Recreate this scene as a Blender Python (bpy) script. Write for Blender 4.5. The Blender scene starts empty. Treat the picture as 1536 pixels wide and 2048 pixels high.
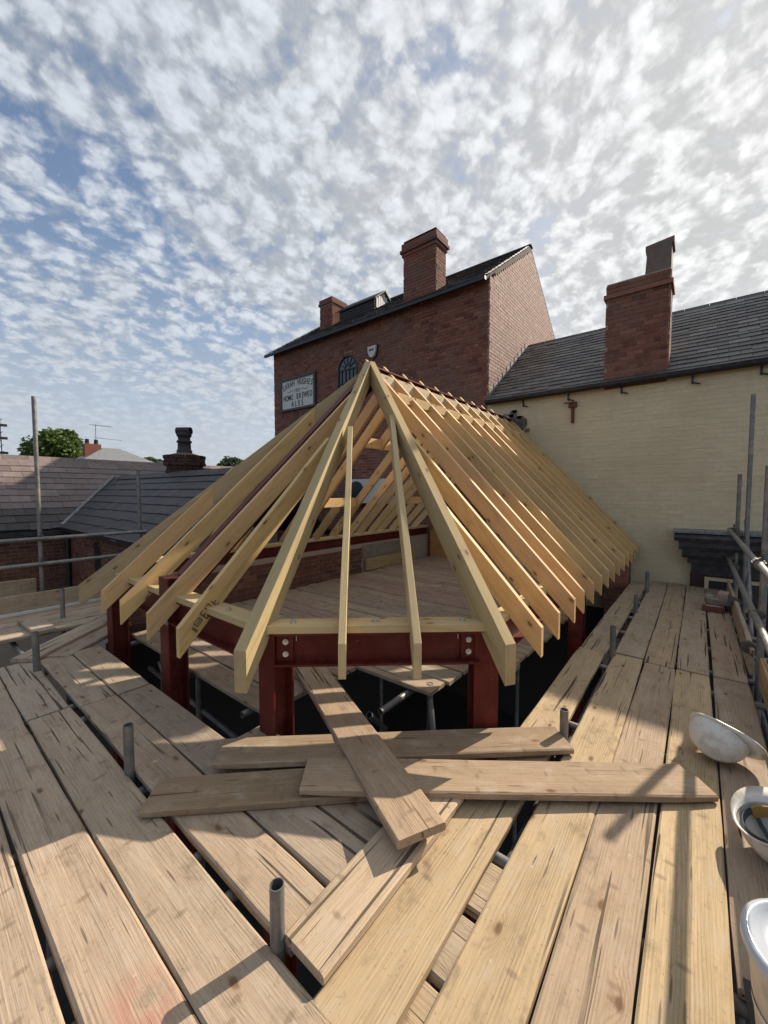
import bpy, math, random
from mathutils import Vector, Matrix
random.seed(11)
R = math.radians
scene = bpy.context.scene
col = scene.collection

# ------------------------------------------------------------------ camera
CAM = Vector((0, 0, 1.5))
cam = bpy.data.objects.new('camera', bpy.data.cameras.new('camera'))
col.objects.link(cam)
cam.data.sensor_fit = 'HORIZONTAL'
cam.data.sensor_width = 36
cam.data.lens = 785 / 1536 * 36
cam.data.clip_start = 0.02
cam.data.clip_end = 3000
cam.location = CAM
cam.rotation_euler = (R(90 - 2.99), 0, R(38.58))
scene.camera = cam

# ------------------------------------------------------------------ world
SUN_EL, SUN_AZ = 34.3, 16.0            # azimuth from +Y towards +X
sdir = Vector((math.sin(R(SUN_AZ)) * math.cos(R(SUN_EL)), math.cos(R(SUN_AZ)) * math.cos(R(SUN_EL)), math.sin(R(SUN_EL))))
world = bpy.data.worlds.new('World')
scene.world = world
world.use_nodes = True


class NT:
    """small helper around a node tree"""
    def __init__(self, tree):
        self.t = tree
        tree.nodes.clear()

    def n(self, typ, ins=None, **props):
        nd = self.t.nodes.new(typ)
        for k, v in props.items():
            setattr(nd, k, v)
        for k, v in (ins or {}).items():
            self.put(nd.inputs[k], v)
        return nd

    def put(self, sock, v):
        if isinstance(v, bpy.types.NodeSocket):
            self.t.links.new(v, sock)
        elif isinstance(v, bpy.types.Node):
            self.t.links.new(v.outputs[0], sock)
        else:
            sock.default_value = v

    def math(self, op, a, b=0.0, c=0.0, clamp=False):
        nd = self.t.nodes.new('ShaderNodeMath')
        nd.operation = op
        nd.use_clamp = clamp
        for i, v in enumerate((a, b, c)):
            self.put(nd.inputs[i], v)
        return nd.outputs[0]

    def vmath(self, op, a, b=(0, 0, 0)):
        nd = self.t.nodes.new('ShaderNodeVectorMath')
        nd.operation = op
        self.put(nd.inputs[0], a)
        if op == 'SCALE':
            self.put(nd.inputs['Scale'], b)
        else:
            self.put(nd.inputs[1], b)
        return nd.outputs[1] if op in ('DOT_PRODUCT', 'LENGTH') else nd.outputs[0]

    def mix(self, f, a, b, typ='MIX'):
        nd = self.t.nodes.new('ShaderNodeMix')
        nd.data_type = 'RGBA'
        nd.blend_type = typ
        self.put(nd.inputs[0], f)
        self.put(nd.inputs[6], a)
        self.put(nd.inputs[7], b)
        return nd.outputs[2]

    def noise(self, vec, scale, detail=4, rough=0.5, dist=0.0, dim='3D'):
        nd = self.t.nodes.new('ShaderNodeTexNoise')
        nd.noise_dimensions = dim
        self.put(nd.inputs['Vector'], vec)
        nd.inputs['Scale'].default_value = scale
        nd.inputs['Detail'].default_value = detail
        nd.inputs['Roughness'].default_value = rough
        nd.inputs['Distortion'].default_value = dist
        return nd.outputs[0]

    def range(self, v, a, b, c=0.0, d=1.0, smooth=True):
        nd = self.t.nodes.new('ShaderNodeMapRange')
        nd.interpolation_type = 'SMOOTHSTEP' if smooth else 'LINEAR'
        nd.clamp = True if not smooth else nd.clamp
        for i, x in enumerate((v, a, b, c, d)):
            self.put(nd.inputs[i], x)
        return nd.outputs[0]


def rgb(r, g, b):
    return (r, g, b, 1.0)


w = NT(world.node_tree)
tc = w.n('ShaderNodeTexCoord')
dirv = w.vmath('NORMALIZE', tc.outputs['Generated'])
sep = w.n('ShaderNodeSeparateXYZ', {0: dirv})
zc = w.math('MAXIMUM', sep.outputs[2], 0.0)
den = w.math('ADD', zc, 0.30)
uv = w.n('ShaderNodeCombineXYZ', {0: w.math('DIVIDE', sep.outputs[0], den), 1: w.math('DIVIDE', sep.outputs[1], den), 2: 0.0}).outputs[0]
warp = w.n('ShaderNodeTexNoise', {'Vector': uv, 'Scale': 3.5, 'Detail': 2.0}, noise_dimensions='2D').outputs[1]
uvw = w.vmath('ADD', uv, w.vmath('SCALE', w.vmath('SUBTRACT', warp, (0.5, 0.5, 0.5)), 0.05))
mp = w.n('ShaderNodeMapping', {0: uvw, 'Rotation': (0, 0, R(20)), 'Scale': (1.0, 0.92, 1.0)}).outputs[0]
warp2 = w.n('ShaderNodeTexNoise', {'Vector': mp, 'Scale': 44.0, 'Detail': 5.0, 'Roughness': 0.6}, noise_dimensions='2D').outputs[1]
mpw = w.vmath('ADD', mp, w.vmath('SCALE', w.vmath('SUBTRACT', warp2, (0.5, 0.5, 0.5)), 0.022))
vor = w.n('ShaderNodeTexVoronoi', {'Vector': mpw, 'Scale': 16.0, 'Detail': 2.2, 'Roughness': 0.5, 'Lacunarity': 2.15}, feature='SMOOTH_F1', voronoi_dimensions='2D', normalize=True)
vor.inputs['Smoothness'].default_value = 0.5
puff = w.range(vor.outputs[0], 0.10, 0.50, 1.0, 0.0)
fine = w.noise(mp, 34.0, 5, 0.52, dim='2D')
mid = w.noise(uvw, 11.0, 4, 0.55, dim='2D')
big = w.noise(uvw, 2.2, 3, 0.55, dim='2D')
dens = w.math('ADD', w.math('MULTIPLY', puff, 0.42), w.math('MULTIPLY', fine, 0.50))
dens = w.math('ADD', dens, w.math('MULTIPLY', w.math('SUBTRACT', mid, 0.5), 0.75))
cover = w.math('ADD', dens, w.math('MULTIPLY', w.math('SUBTRACT', big, 0.5), 0.95))
# the sheet thickens towards the sun and thins away from it
sdot = w.vmath('DOT_PRODUCT', dirv, tuple(sdir))
cover = w.math('ADD', cover, w.math('MULTIPLY', w.math('SUBTRACT', sdot, 0.16), 0.46))
mask = w.range(cover, 0.02, 0.70)
veil = w.range(sep.outputs[2], 0.0, 0.55, 0.95, 0.12)
mask = w.math('MAXIMUM', w.math('MULTIPLY', mask, 0.985), veil)
glow = w.math('POWER', w.math('MAXIMUM', sdot, 0.0), 2.2)
relief = w.math('ADD', w.math('MULTIPLY', puff, 0.55), w.math('MULTIPLY', fine, 0.80))
relief = w.math('ADD', relief, w.math('MULTIPLY', w.math('SUBTRACT', mid, 0.5), 0.45))
flat = w.range(sep.outputs[2], 0.06, 0.45, 0.18, 1.0)
shade = w.math('ADD', 0.90, w.math('MULTIPLY', flat, w.range(relief, 0.40, 1.12, -0.24, 0.20)))
bright = w.math('MULTIPLY', shade, w.math('ADD', 4.75, w.math('MULTIPLY', glow, 2.0)))
ccol = w.vmath('SCALE', w.mix(glow, rgb(0.885, 0.965, 1.08), rgb(1.0, 1.0, 0.99)), bright)
sky = w.n('ShaderNodeTexSky', sky_type='NISHITA')
sky.sun_disc = False
sky.sun_elevation = R(SUN_EL)
sky.sun_rotation = R(SUN_AZ)
sky.air_density = 1.0
sky.dust_density = 1.2
sky.ozone_density = 2.0
bg = w.n('ShaderNodeBackground', {'Color': w.mix(mask, w.vmath('MINIMUM', sky.outputs[0], (5.5, 5.8, 6.6)), ccol), 'Strength': 0.11})
w.n('ShaderNodeOutputWorld', {0: bg})

# ------------------------------------------------------------------ sun, exposure
sun = bpy.data.objects.new('sun', bpy.data.lights.new('sun', 'SUN'))
col.objects.link(sun)
sun.data.energy = 5.0
sun.data.angle = R(0.6)
sun.data.color = (1.0, 0.885, 0.73)
sun.rotation_euler = (-sdir).to_track_quat('-Z', 'Y').to_euler()
scene.view_settings.view_transform = 'Standard'
scene.view_settings.look = 'None'
scene.view_settings.exposure = 0.40
scene.view_settings.gamma = 1.0
scene.cycles.max_bounces = 6
scene.cycles.diffuse_bounces = 3
scene.cycles.glossy_bounces = 3
scene.cycles.transmission_bounces = 4

# ------------------------------------------------------------------ object helpers
WM = {}


def place(o, parent=None, M=None):
    M = M if M is not None else Matrix.Identity(4)
    col.objects.link(o)
    o.matrix_basis = M
    WM[o] = M
    if parent is not None:
        o.parent = parent
        o.matrix_parent_inverse = WM[parent].inverted()
    return o


def tag(o, label=None, cat=None, group=None, kind=None):
    for k, v in (('label', label), ('category', cat), ('group', group), ('kind', kind)):
        if v:
            o[k] = v
    return o


def thing(name, loc, label, cat, group=None):
    return tag(place(bpy.data.objects.new(name, None), None, Matrix.Translation(Vector(loc))), label, cat, group)


class MB:
    """collects faces; builds one mesh object"""
    def __init__(self):
        self.v, self.f, self.s = [], [], []

    def add(self, vs, fs, smooth=False):
        b = len(self.v)
        self.v += [tuple(x) for x in vs]
        self.f += [tuple(i + b for i in q) for q in fs]
        self.s += [smooth] * len(fs)
        return self

    def box(self, lo, hi, M=None):
        vs = [Vector((x, y, z)) for z in (lo[2], hi[2]) for y in (lo[1], hi[1]) for x in (lo[0], hi[0])]
        if M is not None:
            vs = [M @ p for p in vs]
        return self.add(vs, [(0, 2, 3, 1), (4, 5, 7, 6), (0, 1, 5, 4), (2, 6, 7, 3), (0, 4, 6, 2), (1, 3, 7, 5)])

    def tube(self, a, b, r, seg=14, hollow=0.0, r2=None):
        a, b = Vector(a), Vector(b)
        d = (b - a).normalized()
        q = d.to_track_quat('Z', 'Y')
        rs = (r, r if r2 is None else r2)
        vs = []
        for p, rr in ((a, rs[0]), (b, rs[1])):
            vs += [p + q @ Vector((math.cos(t) * rr, math.sin(t) * rr, 0)) for t in [2 * math.pi * i / seg for i in range(seg)]]
        self.add(vs, [(i, (i + 1) % seg, seg + (i + 1) % seg, seg + i) for i in range(seg)], True)
        if hollow:
            vi = []
            dep = min(0.12, (b - a).length * 0.45)
            for p, rr in ((a, r), (a, hollow), (a + d * dep, hollow), (b, r), (b, hollow), (b - d * dep, hollow)):
                vi += [p + q @ Vector((math.cos(t) * rr, math.sin(t) * rr, 0)) for t in [2 * math.pi * i / seg for i in range(seg)]]
            fs = []
            for k in (0, 1, 3, 4):
                fs += [(k * seg + i, (k + 1) * seg + i, (k + 1) * seg + (i + 1) % seg, k * seg + (i + 1) % seg) for i in range(seg)]
            fs += [tuple(range(2 * seg, 3 * seg)), tuple(range(5 * seg, 6 * seg))]
            self.add(vi, fs)
        else:
            self.add(vs, [tuple(range(seg))[::-1], tuple(range(seg, 2 * seg))])
        return self

    def prism(self, poly, axis, a, b):
        """poly: 2D points, extruded along axis ('x','y','z') from a to b"""
        def mk(p, t):
            return {'x': (t, p[0], p[1]), 'y': (p[0], t, p[1]), 'z': (p[0], p[1], t)}[axis]
        n = len(poly)
        vs = [mk(p, a) for p in poly] + [mk(p, b) for p in poly]
        return self.add(vs, [tuple(range(n))[::-1], tuple(range(n, 2 * n))] + [(i, (i + 1) % n, n + (i + 1) % n, n + i) for i in range(n)])

    def lathe(self, prof, seg=24, M=None, smooth=True):
        vs = []
        for r, z in prof:
            for i in range(seg):
                t = 2 * math.pi * i / seg
                p = Vector((r * math.cos(t), r * math.sin(t), z))
                vs.append(M @ p if M is not None else p)
        fs = []
        for k in range(len(prof) - 1):
            fs += [(k * seg + i, k * seg + (i + 1) % seg, (k + 1) * seg + (i + 1) % seg, (k + 1) * seg + i) for i in range(seg)]
        return self.add(vs, fs, smooth)

    def mesh(self, name, mat):
        me = bpy.data.meshes.new(name)
        me.from_pydata(self.v, [], self.f)
        me.polygons.foreach_set('use_smooth', self.s)
        if mat:
            me.materials.append(mat)
        me.update()
        return me

    def build(self, name, mat, parent=None, M=None, color=None):
        """vertices in world space unless M is given"""
        me = self.mesh(name, mat)
        o = bpy.data.objects.new(name, me)
        if M is None:
            M = WM[parent] if parent is not None else Matrix.Identity(4)
            me.transform(M.inverted())
        if color:
            o.color = (*color, 1)
        return place(o, parent, M)


# ------------------------------------------------------------------ materials
def material(name):
    m = bpy.data.materials.new(name)
    m.use_nodes = True
    return m, NT(m.node_tree)


def finish(nt, color, rough=0.7, bump=None, bstr=0.3, bdist=0.01, metal=0.0, spec=0.5, **extra):
    ins = {'Base Color': color, 'Roughness': rough, 'Metallic': metal, 'Specular IOR Level': spec}
    ins.update(extra)
    p = nt.n('ShaderNodeBsdfPrincipled', ins)
    if bump is not None:
        nt.put(p.inputs['Normal'], nt.n('ShaderNodeBump', {'Height': bump, 'Strength': bstr, 'Distance': bdist}).outputs[0])
    nt.n('ShaderNodeOutputMaterial', {0: p})


def wood(name, weather=1.0, knots=0.5, rough=0.8):
    """plank timber: grain along the local X axis, tone from the object colour"""
    m, t = material(name)
    tex = t.n('ShaderNodeTexCoord').outputs['Object']
    oi = t.n('ShaderNodeObjectInfo')
    off = t.n('ShaderNodeCombineXYZ', {0: t.math('MULTIPLY', oi.outputs['Random'], 83.0), 1: t.math('MULTIPLY', oi.outputs['Random'], 37.0), 2: t.math('MULTIPLY', oi.outputs['Random'], 19.0)}).outputs[0]
    v = t.vmath('ADD', tex, off)

    def sc(s):
        return t.vmath('MULTIPLY', v, s)
    vs_ = t.n('ShaderNodeSeparateXYZ', {0: v})

    def flat2(a_, b_):
        return t.n('ShaderNodeCombineXYZ', {0: t.math('MULTIPLY', vs_.outputs[0], a_), 1: t.math('MULTIPLY', t.math('ADD', vs_.outputs[1], vs_.outputs[2]), b_), 2: 0.0}).outputs[0]
    # knots: sparse cells, the rings bend round them
    kv = t.n('ShaderNodeTexVoronoi', {'Vector': flat2(3.4, 7.5), 'Scale': 1.0}, feature='F1', voronoi_dimensions='2D')
    kd = kv.outputs['Distance']
    pick = t.math('GREATER_THAN', t.n('ShaderNodeSeparateColor', {0: kv.outputs['Color']}).outputs[0], 1.0 - knots)
    kn = t.math('MULTIPLY', t.range(t.math('ADD', kd, t.math('MULTIPLY', t.noise(v, 60.0, 2), 0.05)), 0.065, 0.145, 1.0, 0.0), pick)
    halo = t.math('MULTIPLY', t.range(kd, 0.0, 0.42, 1.0, 0.0), pick)
    wv = t.vmath('ADD', sc((0.22, 1.0, 1.0)), t.n('ShaderNodeCombineXYZ', {0: 0.0, 1: t.math('MULTIPLY', halo, 0.035), 2: t.math('MULTIPLY', halo, 0.035)}).outputs[0])
    wob = t.noise(sc((0.55, 6.0, 6.0)), 1.0, 2, 0.5)
    ringc = t.math('ADD', t.math('MULTIPLY', t.n('ShaderNodeSeparateXYZ', {0: wv}).outputs[1], 165.0), t.math('MULTIPLY', wob, 20.0))
    rings = t.math('PINGPONG', ringc, 1.0)
    rings = t.math('MULTIPLY', t.math('POWER', rings, 2.5), t.range(t.noise(sc((1.1, 14.0, 14.0)), 1.0, 2, 0.6), 0.36, 0.66))
    fib = t.noise(sc((7.0, 190.0, 190.0)), 1.0, 3, 0.65)
    fib2 = t.noise(sc((1.3, 60.0, 60.0)), 1.0, 3, 0.6)
    low = t.noise(sc((0.7, 3.0, 3.0)), 1.0, 2, 0.55)
    blot = t.noise(sc((7.0, 11.0, 11.0)), 1.0, 4, 0.65)
    crack = t.range(t.noise(sc((1.1, 48.0, 22.0)), 1.0, 1, 0.5, 0.5), 0.65, 0.675)
    crack = t.math('MULTIPLY', crack, t.range(low, 0.45, 0.55))
    base = t.vmath('MULTIPLY', oi.outputs['Color'], (.88, .81, .70) if weather > .9 else (1, 1, 1))
    val = t.math('ADD', 0.54 if weather > .9 else 0.66, t.math('MULTIPLY', fib, 0.78 if weather > .9 else 0.38))
    val = t.math('ADD', val, t.math('MULTIPLY', fib2, 0.13 * weather + 0.08))
    val = t.math('MULTIPLY', val, t.math('SUBTRACT', 1.05, t.math('MULTIPLY', rings, 0.30 if weather > .5 else 0.24)))
    val = t.math('MULTIPLY', val, t.math('ADD', 0.72, t.math('MULTIPLY', low, 0.56)))
    c = t.vmath('SCALE', base, val)
    if weather > 0.9:
        c = t.mix(t.math('MULTIPLY', t.range(blot, 0.50, 0.74), 0.40), c, rgb(0.47, 0.40, 0.32))
        c = t.mix(t.math('MULTIPLY', t.range(blot, 0.47, 0.28), 0.50), c, rgb(0.17, 0.125, 0.085))
        c = t.mix(t.math('MULTIPLY', crack, 0.85), c, rgb(0.05, 0.035, 0.025))
    else:
        c = t.mix(t.math('MULTIPLY', t.range(blot, 0.55, 0.8), 0.25), c, rgb(0.42, 0.26, 0.11))
    spk = t.noise(v, 70.0, 2, 0.6)
    c = t.mix(t.math('MULTIPLY', t.range(spk, 0.60, 0.74), 0.35 if weather > .9 else 0.10), c, rgb(0.12, 0.085, 0.06))
    if weather > 0.9:
        dsh = t.n('ShaderNodeTexVoronoi', {'Vector': flat2(6.0, 75.0), 'Scale': 1.0}, feature='F1', voronoi_dimensions='2D')
        don = t.math('GREATER_THAN', t.n('ShaderNodeSeparateColor', {0: dsh.outputs['Color']}).outputs[2], 0.978)
        c = t.mix(t.math('MULTIPLY', t.math('MULTIPLY', t.range(dsh.outputs['Distance'], 0.16, 0.34, 1.0, 0.0), don), 0.65), c, rgb(0.06, 0.042, 0.03))
        dnt = t.n('ShaderNodeTexVoronoi', {'Vector': flat2(19.0, 10.0), 'Scale': 1.0}, feature='F1', voronoi_dimensions='2D')
        dn2 = t.math('GREATER_THAN', t.n('ShaderNodeSeparateColor', {0: dnt.outputs['Color']}).outputs[2], 0.93)
        c = t.mix(t.math('MULTIPLY', t.math('MULTIPLY', t.range(dnt.outputs['Distance'], 0.10, 0.30, 1.0, 0.0), dn2), 0.5), c, rgb(0.17, 0.115, 0.07))
        wp = t.n('ShaderNodeNewGeometry').outputs['Position']
        rs_ = t.vmath('LENGTH', t.vmath('SUBTRACT', wp, (-1.22, 0.40, 0.0)))
        c = t.mix(t.math('MULTIPLY', t.math('MULTIPLY', t.range(rs_, 0.02, 0.17, 1.0, 0.0), t.range(blot, 0.35, 0.6)), 0.6), c, rgb(0.42, 0.16, 0.12))
        spl = t.n('ShaderNodeTexVoronoi', {'Vector': v, 'Scale': 21.0}, feature='F1')
        on = t.math('GREATER_THAN', t.n('ShaderNodeSeparateColor', {0: spl.outputs['Color']}).outputs[1], 0.90)
        c = t.mix(t.math('MULTIPLY', t.math('MULTIPLY', t.range(spl.outputs['Distance'], 0.05, 0.16, 1.0, 0.0), on), 0.5), c, rgb(0.55, 0.50, 0.43))
    c = t.mix(t.math('MULTIPLY', halo, 0.22), c, rgb(0.30, 0.17, 0.08))
    c = t.mix(t.math('MULTIPLY', kn, 0.8), c, rgb(0.13, 0.065, 0.03))
    h = t.math('ADD', t.math('MULTIPLY', fib, 0.5), t.math('MULTIPLY', fib2, 0.7))
    h = t.math('SUBTRACT', h, t.math('MULTIPLY', crack, 1.4))
    h = t.math('SUBTRACT', h, t.math('MULTIPLY', rings, 0.15))
    finish(t, c, rough, h, 0.8 if weather > 0.9 else 0.25, 0.004, spec=0.25)
    return m


def tone_pieces(t):
    """random value per piece, for single objects and joined ones alike"""
    a = t.n('ShaderNodeNewGeometry')
    b = t.n('ShaderNodeObjectInfo')
    return t.math('FRACT', t.math('ADD', a.outputs['Random Per Island'], b.outputs['Random'])), a.outputs['Position']


def piece_mat(name, cols, rough, nscale=14.0, dark=0.55, bstr=0.5, grime=None, spec=0.3, stain=0.0):
    m, t = material(name)
    rnd, pos = tone_pieces(t)
    ramp = t.n('ShaderNodeValToRGB', {0: rnd})
    el = ramp.color_ramp.elements
    el[0].position, el[0].color = 0.0, rgb(*cols[0])
    el[1].position, el[1].color = 1.0, rgb(*cols[-1])
    for i, c in enumerate(cols[1:-1], 1):
        e = el.new(i / (len(cols) - 1))
        e.color = rgb(*c)
    n1 = t.noise(pos, nscale, 5, 0.6)
    n2 = t.noise(pos, nscale * 6, 4, 0.6)
    n3 = t.noise(pos, 1.1, 3, 0.5)
    k = t.math('ADD', dark, t.math('MULTIPLY', n1, (1 - dark) * 2 * 0.9))
    k = t.math('MULTIPLY', k, t.math('ADD', 0.8, t.math('MULTIPLY', n2, 0.4)))
    c = t.vmath('SCALE', ramp.outputs[0], k)
    if grime:
        c = t.mix(t.math('MULTIPLY', t.range(n3, 0.42, 0.72), stain), c, rgb(*grime))
    finish(t, c, rough, t.math('ADD', n1, t.math('MULTIPLY', n2, 0.5)), bstr, 0.006, spec=spec)
    return m


def plain(name, c, rough=0.6, var=0.18, nscale=8.0, metal=0.0, bstr=0.15, spec=0.5, c2=None):
    m, t = material(name)
    pos = t.n('ShaderNodeNewGeometry').outputs['Position']
    n1 = t.noise(pos, nscale, 5, 0.6)
    n2 = t.noise(pos, nscale * 9, 3, 0.6)
    cc = t.vmath('SCALE', t.mix(t.range(n1, 0.42, 0.68), rgb(*c), rgb(*(c2 or c))), t.math('ADD', 1 - var, t.math('MULTIPLY', n1, 2 * var)))
    finish(t, cc, t.math('ADD', rough - 0.08, t.math('MULTIPLY', n1, 0.16)), t.math('ADD', n1, t.math('MULTIPLY', n2, 0.4)), bstr, 0.004, metal=metal, spec=spec)
    return m


M_board = wood('weathered_board', 1.0, 0.20, 0.82)
M_timber = wood('new_timber', 0.2, 0.34, 0.62)
M_treated = wood('treated_timber', 0.62, 0.28, 0.72)
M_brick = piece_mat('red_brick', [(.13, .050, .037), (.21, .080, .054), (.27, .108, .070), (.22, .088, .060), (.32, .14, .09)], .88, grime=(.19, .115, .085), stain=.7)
M_brick_pale = piece_mat('sunlit_gable_brick', [(.42, .27, .215), (.52, .35, .285), (.47, .31, .25), (.58, .41, .34)], .85, grime=(.45, .34, .28), stain=.4)  # paler copy of the red brick, grazing sun on the gable put into its colour
M_brick_low = piece_mat('orange_brick', [(.10, .042, .03), (.19, .075, .045), (.15, .062, .045), (.24, .11, .07)], .88, grime=(.08, .06, .05), stain=.5)
M_paintbrick = None


def paintbrick():
    m, t = material('yellow_painted_brick')
    rnd, pos = tone_pieces(t)
    n0 = t.noise(pos, 0.9, 4, 0.6)
    n1 = t.noise(t.vmath('MULTIPLY', pos, (3.0, 3.0, 16.0)), 1.0, 4, 0.6)
    n2 = t.noise(pos, 45.0, 3, 0.6)
    flake = t.range(t.noise(t.vmath('MULTIPLY', pos, (5.0, 5.0, 42.0)), 1.0, 4, 0.7), 0.66, 0.71)
    flake = t.math('MULTIPLY', flake, t.range(t.noise(pos, 1.6, 2), 0.46, 0.60))
    streak = t.range(t.noise(t.vmath('MULTIPLY', pos, (5.0, 5.0, 0.5)), 1.0, 3, 0.6), 0.50, 0.75)
    c = t.mix(rnd, rgb(.655, .545, .345), rgb(.69, .58, .375))
    c = t.vmath('SCALE', c, t.math('ADD', .82, t.math('MULTIPLY', n1, .36)))
    c = t.mix(t.math('MULTIPLY', t.range(n0, .42, .70), .5), c, rgb(.56, .45, .28))
    c = t.mix(t.math('MULTIPLY', streak, .28), c, rgb(.46, .38, .25))
    c = t.mix(t.math('MULTIPLY', flake, .75), c, rgb(.20, .15, .11))
    h = t.math('ADD', t.math('MULTIPLY', n1, 1.0), t.math('MULTIPLY', n2, .25))
    finish(t, c, .6, t.math('SUBTRACT', h, t.math('MULTIPLY', flake, .8)), .75, .01, spec=.3)
    return m


M_paintbrick = paintbrick()
M_mortar = plain('mortar', (.36, .29, .235), .95, .22, 20)
M_paint_base = plain('yellow_paint_joint', (.62, .52, .33), .7, .12, 9)
M_slate = piece_mat('grey_slate', [(.060, .055, .053), (.13, .12, .112), (.085, .078, .076), (.10, .092, .088), (.20, .185, .17)], .55, 12, .6, .5, spec=.5, grime=(.12, .105, .08), stain=.4)
M_slate_pink = piece_mat('pink_slate', [(.19, .145, .135), (.24, .185, .17), (.16, .125, .12), (.28, .22, .20)], .7, 10, .6, .5, grime=(.13, .10, .09), stain=.5)
M_slate_dark = piece_mat('dark_slate', [(.050, .043, .043), (.075, .064, .064), (.06, .052, .052)], .6, 12, .6, .5)
M_felt = plain('roof_underlay', (.04, .04, .042), .9)
M_lead = plain('lead_flashing', (.16, .165, .175), .55, .25, 10, c2=(.24, .245, .25))
M_iron = plain('black_gutter', (.020, .020, .024), .45, .3, 12, c2=(.035, .033, .033))
M_rust = plain('rusty_iron', (.16, .055, .025), .9, .4, 30, c2=(.09, .035, .02))


def redsteel():
    m, t = material('red_oxide_paint')
    pos = t.n('ShaderNodeNewGeometry').outputs['Position']
    n1 = t.noise(pos, 6.0, 4, 0.6)
    run = t.noise(t.vmath('MULTIPLY', pos, (30.0, 30.0, 3.0)), 1.0, 3, 0.6)
    sc_ = t.range(t.noise(t.vmath('MULTIPLY', pos, (14.0, 14.0, 60.0)), 1.0, 3, 0.7, 0.8), 0.67, 0.72)
    dust = t.range(t.noise(pos, 2.3, 4, 0.65), 0.50, 0.78)
    c = t.mix(t.range(n1, .4, .7), rgb(.105, .014, .0095), rgb(.15, .024, .016))
    c = t.vmath('SCALE', c, t.math('ADD', .78, t.math('MULTIPLY', run, .44)))
    c = t.mix(t.math('MULTIPLY', dust, .22), c, rgb(.24, .13, .10))
    c = t.mix(t.math('MULTIPLY', sc_, .55), c, rgb(.34, .20, .17))
    finish(t, c, t.math('ADD', .42, t.math('MULTIPLY', n1, .2)), n1, .12, .004, spec=.25)
    return m


M_red = redsteel()
M_galv = plain('galvanised_tube', (.19, .195, .195), .5, .42, 11, metal=.5, bstr=.2, c2=(.27, .235, .205))
M_zinc = plain('zinc_bolt', (.62, .62, .60), .32, .15, 30, metal=.8)
M_coupler = plain('coupler_steel', (.10, .095, .09), .6, .35, 30, metal=.5, c2=(.16, .11, .08))
M_white = plain('white_plastic', (.66, .635, .58), .42, .12, 22, bstr=.04, c2=(.50, .45, .37))
M_whitepaint = plain('white_paint', (.62, .60, .55), .6, .1, 12)
M_black = plain('black_paint', (.014, .013, .014), .5, .3, 12)
M_darkgreen = plain('dark_frame', (.035, .038, .032), .55, .2, 12)
M_ground = plain('yard_ground', (.030, .028, .025), .95, .35, 1.6, bstr=.4, c2=(.042, .038, .033))
M_cornice = plain('dark_lead_cornice', (.050, .050, .055), .7, .3, 9, bstr=.4, c2=(.085, .085, .09))
M_maroon = plain('maroon_joinery', (.045, .014, .014), .5, .2, 9)
M_stone = plain('rubble_render', (.26, .235, .19), .95, .35, 9, bstr=.9, c2=(.16, .13, .11))
M_hole = plain('broken_plaster', (.12, .095, .085), .95, .45, 12, bstr=1.2, c2=(.22, .19, .17))
M_clay = plain('chimney_pot_clay', (.040, .034, .032), .8, .3, 12)
M_bark = plain('bark', (.07, .052, .038), .95, .3, 9)
M_stub = plain('sooty_render', (.20, .15, .12), .9, .25, 7, bstr=.5, c2=(.15, .115, .095))
M_void_shade = plain('void_shade_render', (.030, .026, .023), .85, .3, 3, bstr=.4)  # near-black wall colour, enclosed shade below deck level painted in
M_brick_soot = piece_mat('sooty_brick', [(.050, .026, .022), (.085, .042, .033), (.065, .033, .027)], .9)
M_mortar_dark = plain('dark_mortar', (.16, .12, .10), .95, .25, 20)
M_ink = plain('black_ink', (.03, .03, .032), .7)
M_redink = plain('red_badge', (.30, .02, .02), .45)
M_pad = plain('ochre_sweatband', (.34, .20, .045), .7)
M_strap = plain('dark_webbing', (.055, .07, .08), .6)
M_grille = plain('fan_grille', (.012, .012, .014), .5)


def leafmat(name, a, b):
    m, t = material(name)
    g = t.n('ShaderNodeNewGeometry')
    c = t.mix(g.outputs['Random Per Island'], rgb(*a), rgb(*b))
    p = t.n('ShaderNodeBsdfPrincipled', {'Base Color': c, 'Roughness': 0.6})
    tr = t.n('ShaderNodeBsdfTranslucent', {'Color': c})
    t.n('ShaderNodeOutputMaterial', {0: t.n('ShaderNodeMixShader', {0: 0.35, 1: p, 2: tr}).outputs[0]})
    return m


M_leaf = leafmat('leaf_green', (.07, .12, .022), (.13, .19, .045))
M_leaf2 = leafmat('leaf_grey_green', (.05, .075, .04), (.085, .11, .06))


def glassmat():
    m, t = material('old_glass')
    pos = t.n('ShaderNodeNewGeometry').outputs['Position']
    finish(t, rgb(.03, .036, .04), .08, t.noise(pos, 5, 2), .15, .01, spec=.8)
    return m


M_glass = glassmat()


def lidmat():
    m, t = material('clear_lid')
    finish(t, rgb(.62, .66, .72), .18, spec=.6, **{'Transmission Weight': .25})
    return m


M_lid = lidmat()

# ------------------------------------------------------------------ plank and rafter builders
def basis(o, x, up):
    x = Vector(x).normalized()
    y = Vector(up).cross(x).normalized()
    z = x.cross(y)
    m = Matrix((x, y, z)).transposed().to_4x4()
    m.translation = Vector(o)
    return m


TONES = [(.44, .36, .285), (.40, .335, .275), (.46, .355, .225), (.37, .315, .265), (.43, .325, .26), (.48, .375, .24)]


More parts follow.
